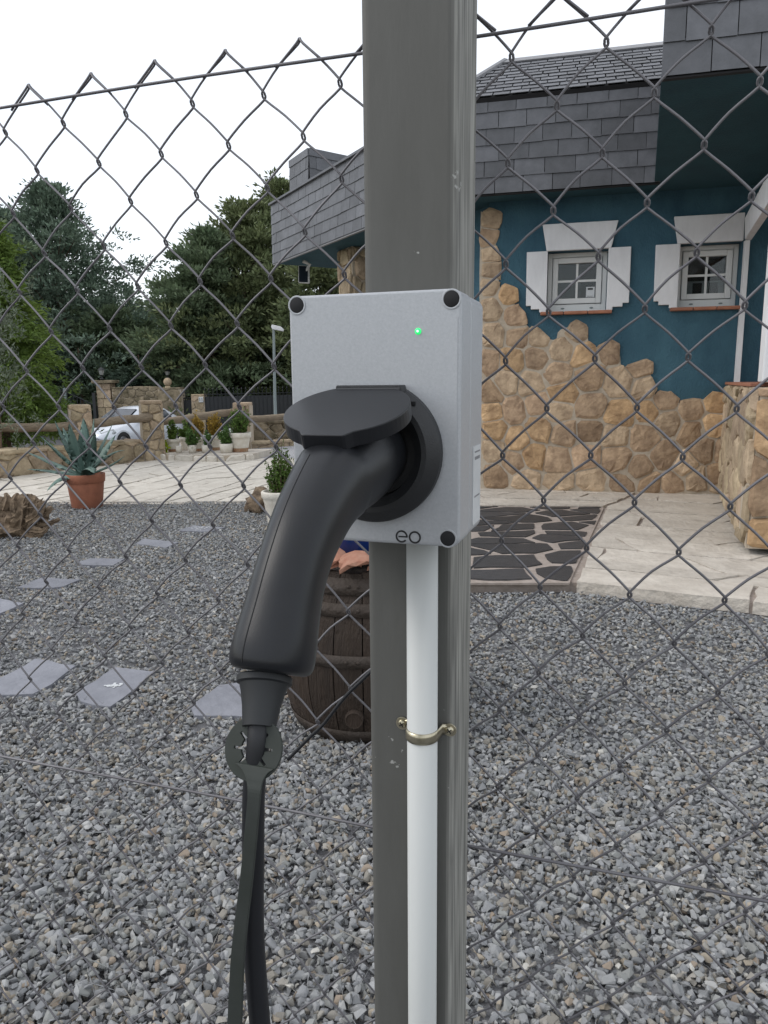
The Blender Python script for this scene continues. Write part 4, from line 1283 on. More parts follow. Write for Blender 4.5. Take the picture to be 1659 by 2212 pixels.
gn('root', [(30, 1120, .1), (22, 1098, .1), (8, 1088, .1), (-5, 1078, .1)], [.06, .05, .045, .03], 4)
gn('root', [(55, 1140, 0), (80, 1130, 0), (98, 1108, 0), (110, 1096, .1)], [.055, .045, .03, .012], 5)
gn('root', [(55, 1150, 0), (85, 1140, -.05), (110, 1130, 0), (128, 1122, .1)], [.05, .035, .022, .01], 6)
gn('root', [(58, 1150, -.05), (76, 1158, -.1), (84, 1166, -.1)], [.06, .05, .03], 7)
gn('root', [(15, 1110, 0), (0, 1098, 0), (-20, 1105, 0)], [.05, .04, .03], 8)
gn('root', [(60, 1125, -.1), (84, 1112, -.1), (88, 1092, -.05), (96, 1085, 0)], [.04, .03, .025, .012], 9)
gn('root', [(66, 1145, -.1), (92, 1150, -.12), (100, 1140, -.1)], [.035, .025, .01], 10)
gn('root', [(35, 1105, -.05), (30, 1082, -.05), (38, 1066, 0)], [.035, .03, .012], 11)
gn('root', [(10, 1100, 0), (18, 1080, 0), (12, 1066, .05)], [.03, .026, .012], 12)
gn('root', [(74, 1092, 0), (84, 1084, 0), (90, 1090, 0)], [.03, .025, .012], 13)

rsp = random.Random(61)
for k in range(26):
    bx0, by0 = rsp.uniform(38, 92), rsp.uniform(1090, 1160)
    ang = rsp.uniform(-1.3, .35)
    ln_ = rsp.uniform(14, 34)
    tx, ty = bx0 + ln_ * math.cos(ang), by0 + ln_ * math.sin(ang)
    p0_, p1_ = dpt(bx0, by0, Yd - .05 + rsp.uniform(-.06, .05)), dpt(tx, ty, Yd - .05 + rsp.uniform(-.12, .12))
    md = p0_.lerp(p1_, .5) + Vector((rsp.gauss(0, .012), rsp.gauss(0, .012), rsp.gauss(0, .012)))
    mesh('splinter', gnarl([p0_, md, p1_], [rsp.uniform(.012, .024), .011, .002], 7, .5, k), m_drift, dw)
# ================================================================ FAR GATE, WALLS, LAMPS
GY = 31.0
gp_ = thing('gate_pillar', (at(226, 900, GY).x, GY, -1.0), 'square dressed stone gate pillar carrying a lantern, above the white car', 'pillar')
q0, q1 = at(212, 900, GY), at(243, 900, GY)
zt_ = at(226, 828, GY).z
PFR = Fr((q0.x, GY, 0), (1, 0, 0), Z, (0, -1, 0))
w_ = q1.x - q0.x
v = -1.0; k = 0
while v < zt_ - .05:
    hh = min(.36, zt_ - v)
    sp_ = [0, w_ * (.55 if k % 2 else .42), w_]
    for a, b_ in zip(sp_, sp_[1:]):
        mesh('stone_block', box(PFR, a + .008, b_ - .008, v + .008, v + hh - .008, -w_, rg.uniform(0, .02)), m_sand2, gp_, bevel=.015)
    v += hh; k += 1
mesh('pillar_cap', box(PFR, -.14, w_ + .14, zt_, zt_ + .13, -w_ - .12, .14), m_mossy, gp_, bevel=.03)
def lantern(px_, ybot, ytop, Y, label):
    b_ = at(px_, ybot, Y); t = at(px_, ytop, Y)
    h = t.z - b_.z
    o = thing('lantern', (b_.x, Y, b_.z), label, 'lantern', 'lanterns on the gate wall')
    mesh('lantern_base', lathe((b_.x, Y, b_.z), [(.09, 0), (.08, .03), (.03, .06), (.03, h * .28), (.08, h * .34)], 8), m_iron, o)
    mesh('lantern_glass', lathe((b_.x, Y, b_.z), [(.07, h * .35), (.13, h * .74)], 6), m_lampglass, o)
    mesh('lantern_roof', lathe((b_.x, Y, b_.z), [(.17, h * .75), (.10, h * .88), (.02, h)], 6), m_iron, o)
lantern(220, 819, 793, GY - .3, 'black iron lantern on top of the square gate pillar')
lantern(362, 817, 797, GY + 1.6, 'black iron lantern showing just above the stone ball')
mw = thing('gate_wall', (at(310, 900, GY).x, GY, -1), 'tall mossy rubble wall between the gate pillar and the stone ball', 'wall')
q0, q1, q2, q3 = at(244, 880, GY), at(345, 880, GY), at(392, 880, GY - .2), at(392, 880, GY + .3)
wallseg(mw, (q0.x, GY), (q1.x, GY), at(300, 838, GY).z, at(300, 836, GY).z, thick=.5, sx=.36, sy=.27, mat=m_mossy, z0=-.9, dep=.06)
wallseg(mw, (q1.x, GY - .12), (q2.x, GY - .12), at(370, 838, GY).z, at(370, 839, GY).z, thick=.6, sx=.55, sy=.45, mat=m_mossy, z0=-.9, dep=.05)
bc_ = at(362, 825, GY)
sb = thing('stone_ball', (bc_.x, GY, bc_.z - .2), 'round stone ball finial on the right end of the mossy wall', 'finial')
mesh('ball', lathe((bc_.x, GY, bc_.z), [(.17 * math.sin(a / 10 * math.pi), -.17 * math.cos(a / 10 * math.pi)) for a in range(11)], 18), m_sand2, sb, smooth=True)
mesh('plinth', lathe((bc_.x, GY, bc_.z - .28), [(.16, 0), (.12, .06), (.09, .12)], 16), m_sand2, sb)
np_ = thing('number_pillar', (at(422, 890, GY).x, GY, -.9), 'stone block pillar with a white house number tile between the small gate and the fence', 'pillar')
q0, q1 = at(414, 880, GY), at(443, 880, GY)
wallseg(np_, (q0.x, GY), (q1.x, GY), at(420, 853, GY).z, at(420, 853, GY).z, thick=.45, sx=.34, sy=.36, mat=m_sand2, z0=-.9, dep=.04)
NF = Fr((at(434, 863, GY - .1).x, GY - .10, at(434, 863, GY - .1).z), (1, 0, 0), Z, (0, -1, 0))
mesh('number_tile', box(NF, -.09, .09, -.11, .11, -.04, 0), m_stick, np_)
mesh('number_digit', box(NF, -.055, -.03, -.075, .075, .002, .006), m_ink, np_)
mesh('number_digit', box(NF, .03, .055, -.075, .075, .002, .006), m_ink, np_)

def ironwork(root, xa, xb, Y, z0, ztf, panel=True, sp=.14, pname='sheet_panel', finial=True):
    fr = Fr((xa, Y, 0), (1, 0, 0), Z, (0, -1, 0))
    L_ = xb - xa
    if panel:
        poly = [(0, z0)] + [(L_, z0)] + [(L_ * (1 - k / 8), ztf(1 - k / 8) - .12) for k in range(9)]
        mesh(pname, prism(fr, poly, -.012, 0), m_iron, root)
    n_ = int(L_ / sp)
    for k in range(n_ + 1):
        u = L_ * k / n_
        z1 = ztf(k / n_)
        mesh('bar', box(fr, u - .012, u + .012, z0, z1 + (.12 if finial else 0), .004, .028), m_iron, root)
        if finial and k % 1 == 0:
            mesh('spear_finial', lathe(fr.p(u, z1 + .12, .016), [(.012, 0), (.035, .05), (.0, .13)], 5), m_iron, root)
    for dz in (.0, -.9):
        pts = [fr.p(L_ * k / 8, ztf(k / 8) + dz - .04, .04) for k in range(9)]
        mesh('rail', tube(pts, .022, 5), m_iron, root)
g1 = thing('iron_gate', (at(180, 880, GY).x, GY, -1), 'black iron driveway gate with a dipping top, left of the lantern pillar', 'gate')
xa, xb = at(105, 880, GY).x, at(211, 880, GY).x
ironwork(g1, xa, xb, GY, -.9, lambda t: at(150, 842, GY).z - .9 * max(0, (t - .25)) ** 1.3 * 1.1, panel=False, sp=.13, finial=False)
mesh('gate_post', box(Fr((xb - .14, GY - .1, 0), (1, 0, 0), Z, (0, -1, 0)), 0, .12, -1, at(205, 848, GY).z, -.06, .06), m_iron, g1)
mesh('gate_post', box(Fr((at(140, 850, GY).x, GY - .1, 0), (1, 0, 0), Z, (0, -1, 0)), 0, .10, -1, at(140, 838, GY).z, -.06, .06), m_lamp, g1)
g2 = thing('small_iron_gate', (at(405, 880, GY).x, GY, -.9), 'narrow black garden gate with scrollwork beside the house number pillar', 'gate')
xa, xb = at(394, 880, GY).x, at(413, 880, GY).x
ironwork(g2, xa, xb, GY + .15, -.9, lambda t: at(400, 858, GY).z - .05 * (t - .5) ** 2, panel=True, sp=.09, finial=False)
mesh('scroll', join(*[tube([Vector((xa + .06 + k * .15 + .07 * math.cos(a / 2), GY + .1, at(400, 851, GY).z + .07 * math.sin(a / 2))) for a in range(11)], .012, 5) for k in range(2)]), m_iron, g2)
fn = thing('black_fence', (at(540, 880, GY).x, GY, -.9), 'long black sheet and iron bar fence with spear tips behind the street lamp', 'fence')
xa, xb = at(444, 880, GY).x, at(860, 880, GY).x
ironwork(fn, xa, xb, GY, -.9, lambda t: at(500, 850, GY).z + .12 * t, panel=True, sp=.17)
# street lamp
sy_ = 22.0
lb = at(596, 925, sy_)
slp = thing('street_lamp', (lb.x, sy_, -.1), 'slim grey green street lamp with a flat white head', 'street lamp')
ltp = at(591, 708, sy_)
mesh('pole', tube([Vector((lb.x, sy_, -.2)), Vector((lb.x, sy_, .9)), Vector((ltp.x, sy_, ltp.z))], [.055, .045, .036], 10), m_lamp, slp)
ha, hb = at(586, 704, sy_), at(613, 709, sy_)
HF = Fr(ha, (hb - ha), Z, (0, -1, 0))
mesh('lamp_head', prism(HF, [(0, -.03), (.02, .04), (.28, .03), (hb.x - ha.x, -.03), (.34, -.09), (.03, -.09)], -.12, .06), m_lampw, slp, bevel=.01)

# ================================================================ WHITE CAR
car = thing('parked_car', (-9.1, 26.6, -.875), 'silver white hatchback parked behind the garden wall, nose to the left', 'car')
cyaw = rad(66)
cF = Vector((-math.cos(cyaw), -math.sin(cyaw), 0))       # towards the nose
cS = Vector((math.sin(cyaw), -math.cos(cyaw), 0))        # towards the visible side
CO = Vector((-9.988, 24.744, -.875))                                       # nose centre
def cp(l, s, z): return CO - cF * l + cS * s + Vector((0, 0, z))
st = [  # l, half width, z bottom, z shoulder, z top, half width at the top
 (0.00, .55, .32, .50, .55, .45), (.08, .72, .22, .60, .66, .58), (.35, .83, .18, .70, .76, .64), (.75, .86, .18, .80, .86, .66), (1.15, .87, .18, .86, .94, .66),
 (1.55, .87, .18, .90, 1.16, .62), (1.95, .87, .18, .92, 1.38, .58), (2.35, .87, .18, .93, 1.46, .57), (2.9, .87, .18, .95, 1.46, .56), (3.4, .86, .20, .97, 1.40, .54), (3.85, .84, .26, .98, 1.22, .52), (4.12, .78, .34, .92, .98, .55), (4.22, .66, .45, .70, .74, .5)]
V, F = [], []
for (l, hw, zbm, zs, ztp, ht) in st:
    sec = [(-hw * .9, zbm), (-hw, zbm + .18), (-hw * 1.0, (zs + zbm) / 2 + .05), (-hw * .97, zs), (-ht, ztp - .05), (-ht * .8, ztp), (0, ztp + .03)]
    sec = sec + [(-a, b_) for a, b_ in sec[:-1]][::-1]
    for a, b_ in sec: V.append(cp(l, a, b_))
ns = 13
for i in range(len(st) - 1):
    for k in range(ns - 1):
        a = i * ns + k
        F.append((a, a + ns, a + ns + 1, a + 1))
F.append(tuple(range(ns))); F.append(tuple(range((len(st) - 1) * ns, len(st) * ns))[::-1])
mesh('body', (V, F), m_carpaint, car, smooth=True)
def cpoly(name, pts, mat, parent=None, th=.012, side=None):
    pts = [Vector(p) for p in pts]
    nrm = (pts[1] - pts[0]).cross(pts[2] - pts[0]).normalized()
    if nrm.dot(CAM - pts[0]) < 0: nrm = -nrm
    a = [p - nrm * .02 for p in pts]; b_ = [p + nrm * th for p in pts]
    n = len(pts)
    return mesh(name, (a + b_, [tuple(range(n))[::-1], tuple(range(n, 2 * n))] + [(i, (i + 1) % n, n + (i + 1) % n, n + i) for i in range(n)]), mat, parent or car)
cpoly('windscreen', [cp(1.22, -.62, .97), cp(1.22, .62, .97), cp(1.95, .54, 1.37), cp(1.95, -.54, 1.37)], m_carglass, th=.035)
for sg in (1,):
    cpoly('side_window', [cp(1.62, sg * .835, .97), cp(2.42, sg * .84, .99), cp(2.42, sg * .62, 1.36), cp(2.05, sg * .63, 1.33)], m_carglass, th=.03)
    cpoly('side_window', [cp(2.50, sg * .84, .99), cp(3.42, sg * .83, 1.03), cp(3.3, sg * .62, 1.30), cp(2.50, sg * .62, 1.36)], m_carglass, th=.03)
mr_ = cp(1.72, .98, 1.0)
mesh('mirror', tube([mr_ + cF * .02 - cS * .10, mr_ - cS * .02, mr_ + cS * .10, mr_ + cS * .13], [.03, .075, .075, .04], 10, flat=.7), m_carpaint, car, smooth=True)
cpoly('headlight', [cp(.10, .50, .50), cp(.16, .74, .50), cp(.55, .86, .66), cp(.50, .80, .76), cp(.16, .56, .64)], m_head, th=.03)
cpoly('headlight', [cp(.06, -.44, .50), cp(.10, -.72, .50), cp(.40, -.80, .70), cp(.12, -.5, .64)], m_head, th=.03)
for l in (.86, 3.45):
    for s_ in (.80, -.80):
        wc = cp(l, s_, .32)
        WFm = Fr(wc, cF, Z, cS if s_ > 0 else -cS)
        wh = mesh('wheel', lathe(None, [(.20, -.10), (.31, -.10), (.325, -.07), (.325, .06), (.30, .10), (.21, .10)], 22, fr=WFm, cap=False), m_tyre, car, smooth=True)
        mesh('rim', lathe(None, [(.215, .07), (.19, .085), (.05, .07), (0, .09)], 16, fr=WFm), m_rim, wh)
    WA = Fr(cp(l, .86, .32), cF, Z, cS)
    mesh('wheel_arch', ring_prism(WA, circ(0, 0, .40, 20, rad(-10), rad(190)), circ(0, 0, .345, 20, rad(-10), rad(190)), -.1, .025), m_carpaint, car)
    mesh('wheel_well', prism(WA, circ(0, 0, .35, 20), -.12, .016), m_deep, car)
cpoly('grille', [cp(-.01, -.35, .34), cp(-.01, .35, .34), cp(.02, .30, .46), cp(.02, -.30, .46)], m_deep, th=.02)
#@@PART3
# ================================================================ STEPPING STONES
ss = [([(-60, 1478), (0, 1462), (75, 1420), (163, 1436), (115, 1475), (72, 1495), (0, 1497)], 'large grey slate stepping stone nearest the left edge, beside the bottom of the garden'),
      ([(160, 1493), (250, 1440), (335, 1448), (272, 1500), (240, 1524), (175, 1512)], 'grey slate stepping stone with small white scratches, second in the near row'),
      ([(414, 1524), (470, 1478), (540, 1468), (560, 1500), (548, 1545), (420, 1540)], 'pale slate stepping stone half hidden behind the cable grip of the plug'),
      ([(-60, 1322), (0, 1308), (0, 1290), (48, 1300), (20, 1315), (-30, 1335)], 'slate stepping stone cut by the left edge of the photograph'),
      ([(38, 1266), (88, 1246), (175, 1250), (140, 1264), (110, 1268), (60, 1268)], 'bluish slate stepping stone, second of the curved row from the left'),
      ([(172, 1212), (195, 1204), (267, 1206), (245, 1220), (178, 1219)], 'grey slate stepping stone in the middle of the curved row'),
      ([(294, 1172), (310, 1161), (385, 1170), (360, 1181), (300, 1174)], 'pale slate stepping stone, fourth of the curved row from the left'),
      ([(386, 1143), (420, 1134), (484, 1138), (455, 1147), (395, 1146)], 'farthest slate stepping stone with a chalky white crust')]
steps = []
for poly, lb_ in ss:
    pp = [gz(x, y, .022) for x, y in poly]
    pl = [(p.x, p.y) for p in pp]
    if area(pl) < 0: pl = pl[::-1]
    steps.append(pl)
    o = mesh('stepping_stone', rough_flat(GROUND, pl, .0, -.02, .016, R, .009, .07, .001), m_step)
    setp(o, lb_, 'stepping stone', 'slate stepping stones in the gravel')
    if 'scratches' in lb_ or 'chalky' in lb_:
        V, F = [], []
        cx_, cy_ = gz(247, 1478, .022)[:2] if 'scratches' in lb_ else gz(437, 1139, .022)[:2]
        wd_ = .035 if 'scratches' in lb_ else .13
        for _ in range(26 if 'scratches' in lb_ else 60):
            ax, ay = cx_ + R.gauss(0, wd_ * .5), cy_ + R.gauss(0, wd_ * .35)
            kk = len(V)
            for a in range(5):
                V.append((ax + R.uniform(.3, 1) * .012 * math.cos(a * 1.257), ay + R.uniform(.3, 1) * .012 * math.sin(a * 1.257), .0182 + R.uniform(0, .001)))
            F.append(tuple(range(kk, kk + 5)))
        mesh('chalk_mark', (V, F), m_stick, o)

# ================================================================ BARREL
BC = Vector((-.082, 2.875, 0))
BH = .665
def br(z):
    t = (z / BH) * 2 - 1
    return .352 - .085 * t * t - .010 * t
bar = thing('barrel', tuple(BC), 'old dark oak barrel with rusty hoops standing on the gravel behind the post', 'barrel')
ns_ = 20
for k in range(ns_):
    a0, a1 = 2 * math.pi * k / ns_ + .006, 2 * math.pi * (k + 1) / ns_ - .006
    V, F = [], []
    nz_ = 12
    ro = R.uniform(-.0015, .0015)
    for i in range(nz_ + 1):
        z = BH * i / nz_ + (R.uniform(-.004, .004) if i == nz_ else 0)
        r_ = br(z) + ro
        for (rr2, aa) in ((r_ - .022, a0), (r_, a0), (r_ + .001, (a0 + a1) / 2), (r_, a1), (r_ - .022, a1)):
            V.append(BC + Vector((rr2 * math.sin(aa), -rr2 * math.cos(aa), z)))
    for i in range(nz_):
        for q in range(5):
            a, b_ = i * 5 + q, i * 5 + (q + 1) % 5
            F.append((a, b_, b_ + 5, a + 5))
    F += [(4, 3, 2, 1, 0), tuple(range(nz_ * 5, nz_ * 5 + 5))]
    mesh('stave', (V, F), m_oak, bar)
for z0_, z1_ in ((.592, .648), (.517, .562), (.335, .38), (.02, .07)):
    hp_ = mesh('hoop', lathe(BC, [(br(z0_) + .002, z0_), (br(z0_) + .006, z0_), (br((z0_ + z1_) / 2) + .0065, (z0_ + z1_) / 2), (br(z1_) + .006, z1_), (br(z1_) + .002, z1_)], 56, cap=False), m_hoop, bar, smooth=True)
    for q in (-.17, -.045):
        a_ = q + (.0 if z0_ > .3 else 2.2)
        r_ = br((z0_ + z1_) / 2) + .0065
        rv = Fr(BC + Vector((r_ * math.sin(a_), -r_ * math.cos(a_), (z0_ + z1_) / 2)), (math.cos(a_), math.sin(a_), 0), Z, (math.sin(a_), -math.cos(a_), 0))
        mesh('rivet', lathe(None, [(.008, 0), (.007, .003), (.003, .005), (0, .0055)], 10, fr=rv), m_hoop, hp_, smooth=True)
mesh('barrel_head', prism(Fr(BC, (1, 0, 0), (0, 1, 0), Z), circ(0, 0, .245, 36), .61, .63), m_oak, bar)
a_ = -.10
r_ = br(.255)
bgf = Fr(BC + Vector((r_ * math.sin(a_), -r_ * math.cos(a_), .135)), (math.cos(a_), math.sin(a_), 0), Z, (math.sin(a_), -math.cos(a_), -.1))
mesh('bung', lathe(None, [(.034, -.02), (.034, .002), (.030, .006), (.028, .003), (0, .002)], 20, fr=bgf), m_oak, bar)
# shards of roof tile and a blue pot on the barrel
def shard(c, az, w, l, rc_, label, seed, tilt=.1):
    rr3 = random.Random(seed)
    V, F = [], []
    nu, nv = 5, 5
    e1 = Vector((math.cos(az), math.sin(az), 0)); e2 = Vector((-math.sin(az), math.cos(az), tilt)).normalized()
    for th in (0, .016):
        for i in range(nu + 1):
            for j in range(nv + 1):
                u, v_ = (i / nu - .5) * w, (j / nv - .5) * l
                ed = (rr3.uniform(-.012, .012) if i in (0, nu) or j in (0, nv) else 0)
                a = u / rc_
                V.append(Vector(c) + e1 * (math.sin(a) * rc_ + ed) + e2 * (v_ + ed) + Z * ((math.cos(a) - 1) * rc_ + th + w * w / 8 / rc_))
    m = (nu + 1) * (nv + 1)
    for i in range(nu):
        for j in range(nv):
            a = i * (nv + 1) + j
            F += [(a, a + 1, a + nv + 2, a + nv + 1), (m + a, m + a + nv + 1, m + a + nv + 2, m + a + 1)]
    bd = [i * (nv + 1) for i in range(nu + 1)] + [nu * (nv + 1) + j for j in range(1, nv + 1)] + [i * (nv + 1) + nv for i in range(nu - 1, -1, -1)] + [j for j in range(nv - 1, 0, -1)]
    for a, b_ in zip(bd, bd[1:] + bd[:1]): F.append((a, b_, m + b_, m + a))
    o = mesh('tile_shard', (V, F), m_shard)
    setp(o, label, 'tile shard', 'broken roof tiles on the barrel')
zt0 = BH + .004
shard((-.085, 2.645, zt0 + .012), 0.15, .17, .12, .12, 'curved terracotta tile shard lying at the front of the barrel top', 1)
shard((-.20, 2.70, zt0 + .03), .9, .14, .10, .15, 'small terracotta tile shard tipped up beside the charging handle', 2, .5)
shard((-.19, 2.75, zt0 + .002), .4, .16, .16, .2, 'flat terracotta tile shard at the left of the barrel top', 3)
shard((.03, 2.68, zt0 + .008), -.2, .16, .13, .14, 'terracotta tile shard hidden mostly behind the steel post', 4)
bp2 = Vector((-.10, 2.90, BH - .0))
bpo = thing('blue_pot', tuple(bp2), 'glazed cobalt blue pot standing on the barrel under the charger', 'flower pot')
mesh('pot_body', lathe(bp2, [(.085, 0), (.095, .01), (.125, .12), (.14, .22), (.15, .24), (.15, .26), (.13, .26), (.12, .2), (0, .2)], 32), m_bluepot, bpo, smooth=True)
mesh('pot_foot', lathe(bp2 + Vector((0, 0, -.002)), [(.098, .0), (.100, .006), (.09, .012)], 32, cap=False), m_terra, bpo, smooth=True)

# ================================================================ GRAVEL
cstone = bpy.data.collections.new('gravel_stone_shapes')
rgv = np.random.RandomState(8)
for k in range(16):
    bm = bmesh.new()
    n_ = rgv.randint(9, 13)
    for _ in range(n_):
        d = rgv.normal(size=3); d /= np.linalg.norm(d)
        s_ = np.array([1, rgv.uniform(.62, .95), rgv.uniform(.4, .75)])
        bm.verts.new(Vector(d * s_ * rgv.uniform(.85, 1.1) * .5))
    ret = bmesh.ops.convex_hull(bm, input=bm.verts)
    for v_ in [v_ for v_ in bm.verts if not v_.link_faces]: bm.verts.remove(v_)
    bmesh.ops.bevel(bm, geom=list(bm.edges), offset=.045, segments=1, affect='EDGES') if k % 2 else None
    me = bpy.data.meshes.new('gravel_stone')
    bm.to_mesh(me); bm.free()
    me.materials.append(m_gravel)
    cstone.objects.link(bpy.data.objects.new('gravel_stone', me))
def onterrace(x, y): return inside(ter, x, y)
pts = []
def addpts(x0, x1, y0, y1, dens):
    n_ = int((x1 - x0) * (y1 - y0) * dens)
    return np.stack([rgv.uniform(x0, x1, n_), rgv.uniform(y0, y1, n_)], 1)
P = np.concatenate([addpts(-9.2, 6.5, 3.3, 8.8, 2900), addpts(-3.2, 3.2, .55, 3.3, 4400), addpts(-2.6, 2.6, .55, 2.6, 3200)])
lim = (np.abs(P[:, 0] + .0) < .62 * P[:, 1] + .75)
P = P[lim]
def inpoly(poly, P):
    c = np.zeros(len(P), bool)
    n = len(poly)
    for i in range(n):
        x0, y0 = poly[i]; x1, y1 = poly[i - 1]
        if y0 == y1: continue
        m = ((y0 > P[:, 1]) != (y1 > P[:, 1])) & (P[:, 0] < (x1 - x0) * (P[:, 1] - y0) / (y1 - y0) + x0)
        c ^= m
    return c
keep = inpoly(bed, P) & ~inpoly(ter, P)
keep &= ((P[:, 0] - BC.x) ** 2 + (P[:, 1] - BC.y) ** 2) > .255 ** 2
for pl in steps:
    keep &= ~inpoly(shrink(pl, .022), P)
P = P[keep]
n_ = len(P)
und = .008 * np.sin(P[:, 0] * 3.1 + 1) * np.cos(P[:, 1] * 2.3) + .004 * np.sin(P[:, 0] * 7.7 + P[:, 1] * 5.1)
far = np.clip((P[:, 1] - 3.5) / 4, 0, 1)
sc = (np.exp(rgv.normal(0, .27, n_)) * .0252)
sc = np.clip(sc, .015, .048)
zz = rgv.uniform(-.007, .016, n_) + und * .7
for pl in steps:
    cx_, cy_ = sum(p[0] for p in pl) / len(pl), sum(p[1] for p in pl) / len(pl)
    rr4 = max(math.hypot(p[0] - cx_, p[1] - cy_) for p in pl) + .06
    near = ((P[:, 0] - cx_) ** 2 + (P[:, 1] - cy_) ** 2) < rr4 ** 2
    zz[near] = np.minimum(zz[near], .006)
me = bpy.data.meshes.new('gravel')
me.vertices.add(n_)
me.vertices.foreach_set('co', np.stack([P[:, 0], P[:, 1], zz], 1).astype(np.float32).ravel())
a1_ = me.attributes.new('rot', 'FLOAT_VECTOR', 'POINT')
a1_.data.foreach_set('vector', np.stack([rgv.normal(0, .45, n_), rgv.normal(0, .45, n_), rgv.uniform(0, 6.283, n_)], 1).astype(np.float32).ravel())
a2_ = me.attributes.new('scl', 'FLOAT', 'POINT')
a2_.data.foreach_set('value', sc.astype(np.float32))
a3_ = me.attributes.new('pick', 'INT', 'POINT')
a3_.data.foreach_set('value', rgv.randint(0, 16, n_).astype(np.int32))
gv = bpy.data.objects.new('gravel', me)
COL.objects.link(gv)
ng = bpy.data.node_groups.new('gravel_scatter', 'GeometryNodeTree')
ng.interface.new_socket('Geometry', in_out='INPUT', socket_type='NodeSocketGeometry')
ng.interface.new_socket('Geometry', in_out='OUTPUT', socket_type='NodeSocketGeometry')
gi, go = ng.nodes.new('NodeGroupInput'), ng.nodes.new('NodeGroupOutput')
ci = ng.nodes.new('GeometryNodeCollectionInfo')
ci.inputs['Collection'].default_value = cstone
ci.inputs['Separate Children'].default_value = True
ci.inputs['Reset Children'].default_value = True
ip = ng.nodes.new('GeometryNodeInstanceOnPoints')
ip.inputs['Pick Instance'].default_value = True
def nattr(nm, ty):
    a = ng.nodes.new('GeometryNodeInputNamedAttribute'); a.data_type = ty; a.inputs[0].default_value = nm
    return a.outputs['Attribute']
LK = ng.links.new
LK(gi.outputs[0], ip.inputs['Points']); LK(ci.outputs[0], ip.inputs['Instance'])
LK(nattr('pick', 'INT'), ip.inputs['Instance Index'])
LK(nattr('rot', 'FLOAT_VECTOR'), ip.inputs['Rotation'])
LK(nattr('scl', 'FLOAT'), ip.inputs['Scale'])
LK(ip.outputs[0], go.inputs[0])
md_ = gv.modifiers.new('scatter', 'NODES'); md_.node_group = ng
setp(gv, 'loose crushed grey stone gravel covering the garden floor', 'gravel', kind='stuff')

m_cap = M('black_screw_cap', (.014, .014, .016), .8)
# ================================================================ STEEL POST, CHARGER
TH = .32475
E1 = Vector((math.cos(TH), -math.sin(TH), 0)); NN = Vector((-math.sin(TH), -math.cos(TH), 0))
def K(off): return Fr(CAM - NN * off, E1, Z, NN)
KP = K(.715)
pb = KP.p(-.2135, -1.35)
post = thing('steel_post', tuple(pb), 'square weathered grey steel post carrying the charger', 'post')
top = Fr(KP.O, E1, NN, Z)
PF2 = Fr(Vector((KP.O.x, KP.O.y, 0)), E1, -NN, Z)
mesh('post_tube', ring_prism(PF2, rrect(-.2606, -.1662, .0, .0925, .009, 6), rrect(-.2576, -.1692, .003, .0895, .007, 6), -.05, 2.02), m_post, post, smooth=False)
mesh('post_cap', prism(PF2, rrect(-.2612, -.1656, -.0006, .0931, .009, 6), 2.021, 2.03), m_plastic2, post)

KB = K(.62)
u0, u1, v0, v1 = -.2968, -.1392, -.1432, .0768
ch = thing('ev_charger', tuple(KB.p((u0 + u1) / 2, v0, -.05)), 'silver grey wall box charger with a black socket, fixed to the steel post', 'charger')
mesh('lid', prism(KB, rrect(u0, u1, v0, v1, .0085, 6), -.0405, 0), m_box_shell, ch, bevel=.0022, seg=3)
mesh('enclosure', prism(KB, rrect(u0 + .0004, u1 - .0004, v0 + .0004, v1 - .0004, .009, 6), -.0944, -.0415), m_box_shell, ch, bevel=.0015)
mesh('gasket', prism(KB, rrect(u0 + .0015, u1 - .0015, v0 + .0015, v1 - .0015, .008, 6), -.0416, -.0404), m_plastic2, ch)
mesh('front_film', prism(KB, [(u0 + .003, v0 + .003), (u1 - .003, v0 + .003), (u1 - .003, .0535), (u0 + .003, .0535)], .00005, .0004), m_box_shell, ch)
for (su, sv_) in ((-.2888, .0688), (-.1477, .0682), (-.1497, -.1354), (-.2888, -.1354)):
    mesh('screw_collar', ring_prism(KB, circ(su, sv_, .0084, 28), circ(su, sv_, .0068, 28), -.001, .0008), m_box_shell, ch, bevel=.0004)
    sf = Fr(KB.p(su, sv_, 0), E1, Z, NN)
    mesh('screw_cap', lathe(None, [(.0067, -.001), (.0067, .0006), (.0060, .0010), (.0, .0012)], 28, fr=sf), m_cap, ch, smooth=True)
m_led = bpy.data.materials.new('green_led'); m_led.use_nodes = True
_b = m_led.node_tree.nodes['Principled BSDF']
_b.inputs['Base Color'].default_value = (.05, .6, .2, 1); _b.inputs['Emission Color'].default_value = (.01, .9, .16, 1); _b.inputs['Emission Strength'].default_value = .9
m_ledc = bpy.data.materials.new('led_core'); m_ledc.use_nodes = True
_b = m_ledc.node_tree.nodes['Principled BSDF']
_b.inputs['Emission Color'].default_value = (.45, 1, .6, 1); _b.inputs['Emission Strength'].default_value = 1.3
lf = Fr(KB.p(-.1765, .0428, .0004), E1, Z, NN)
led = mesh('indicator_light', lathe(None, [(.0028, 0), (.0027, .0008), (.0016, .0018), (0, .002)], 18, fr=lf), m_led, ch, smooth=True)
mesh('light_core', lathe(None, [(.0011, .0018), (.0008, .0024), (0, .0026)], 10, fr=lf), m_ledc, led, smooth=True)
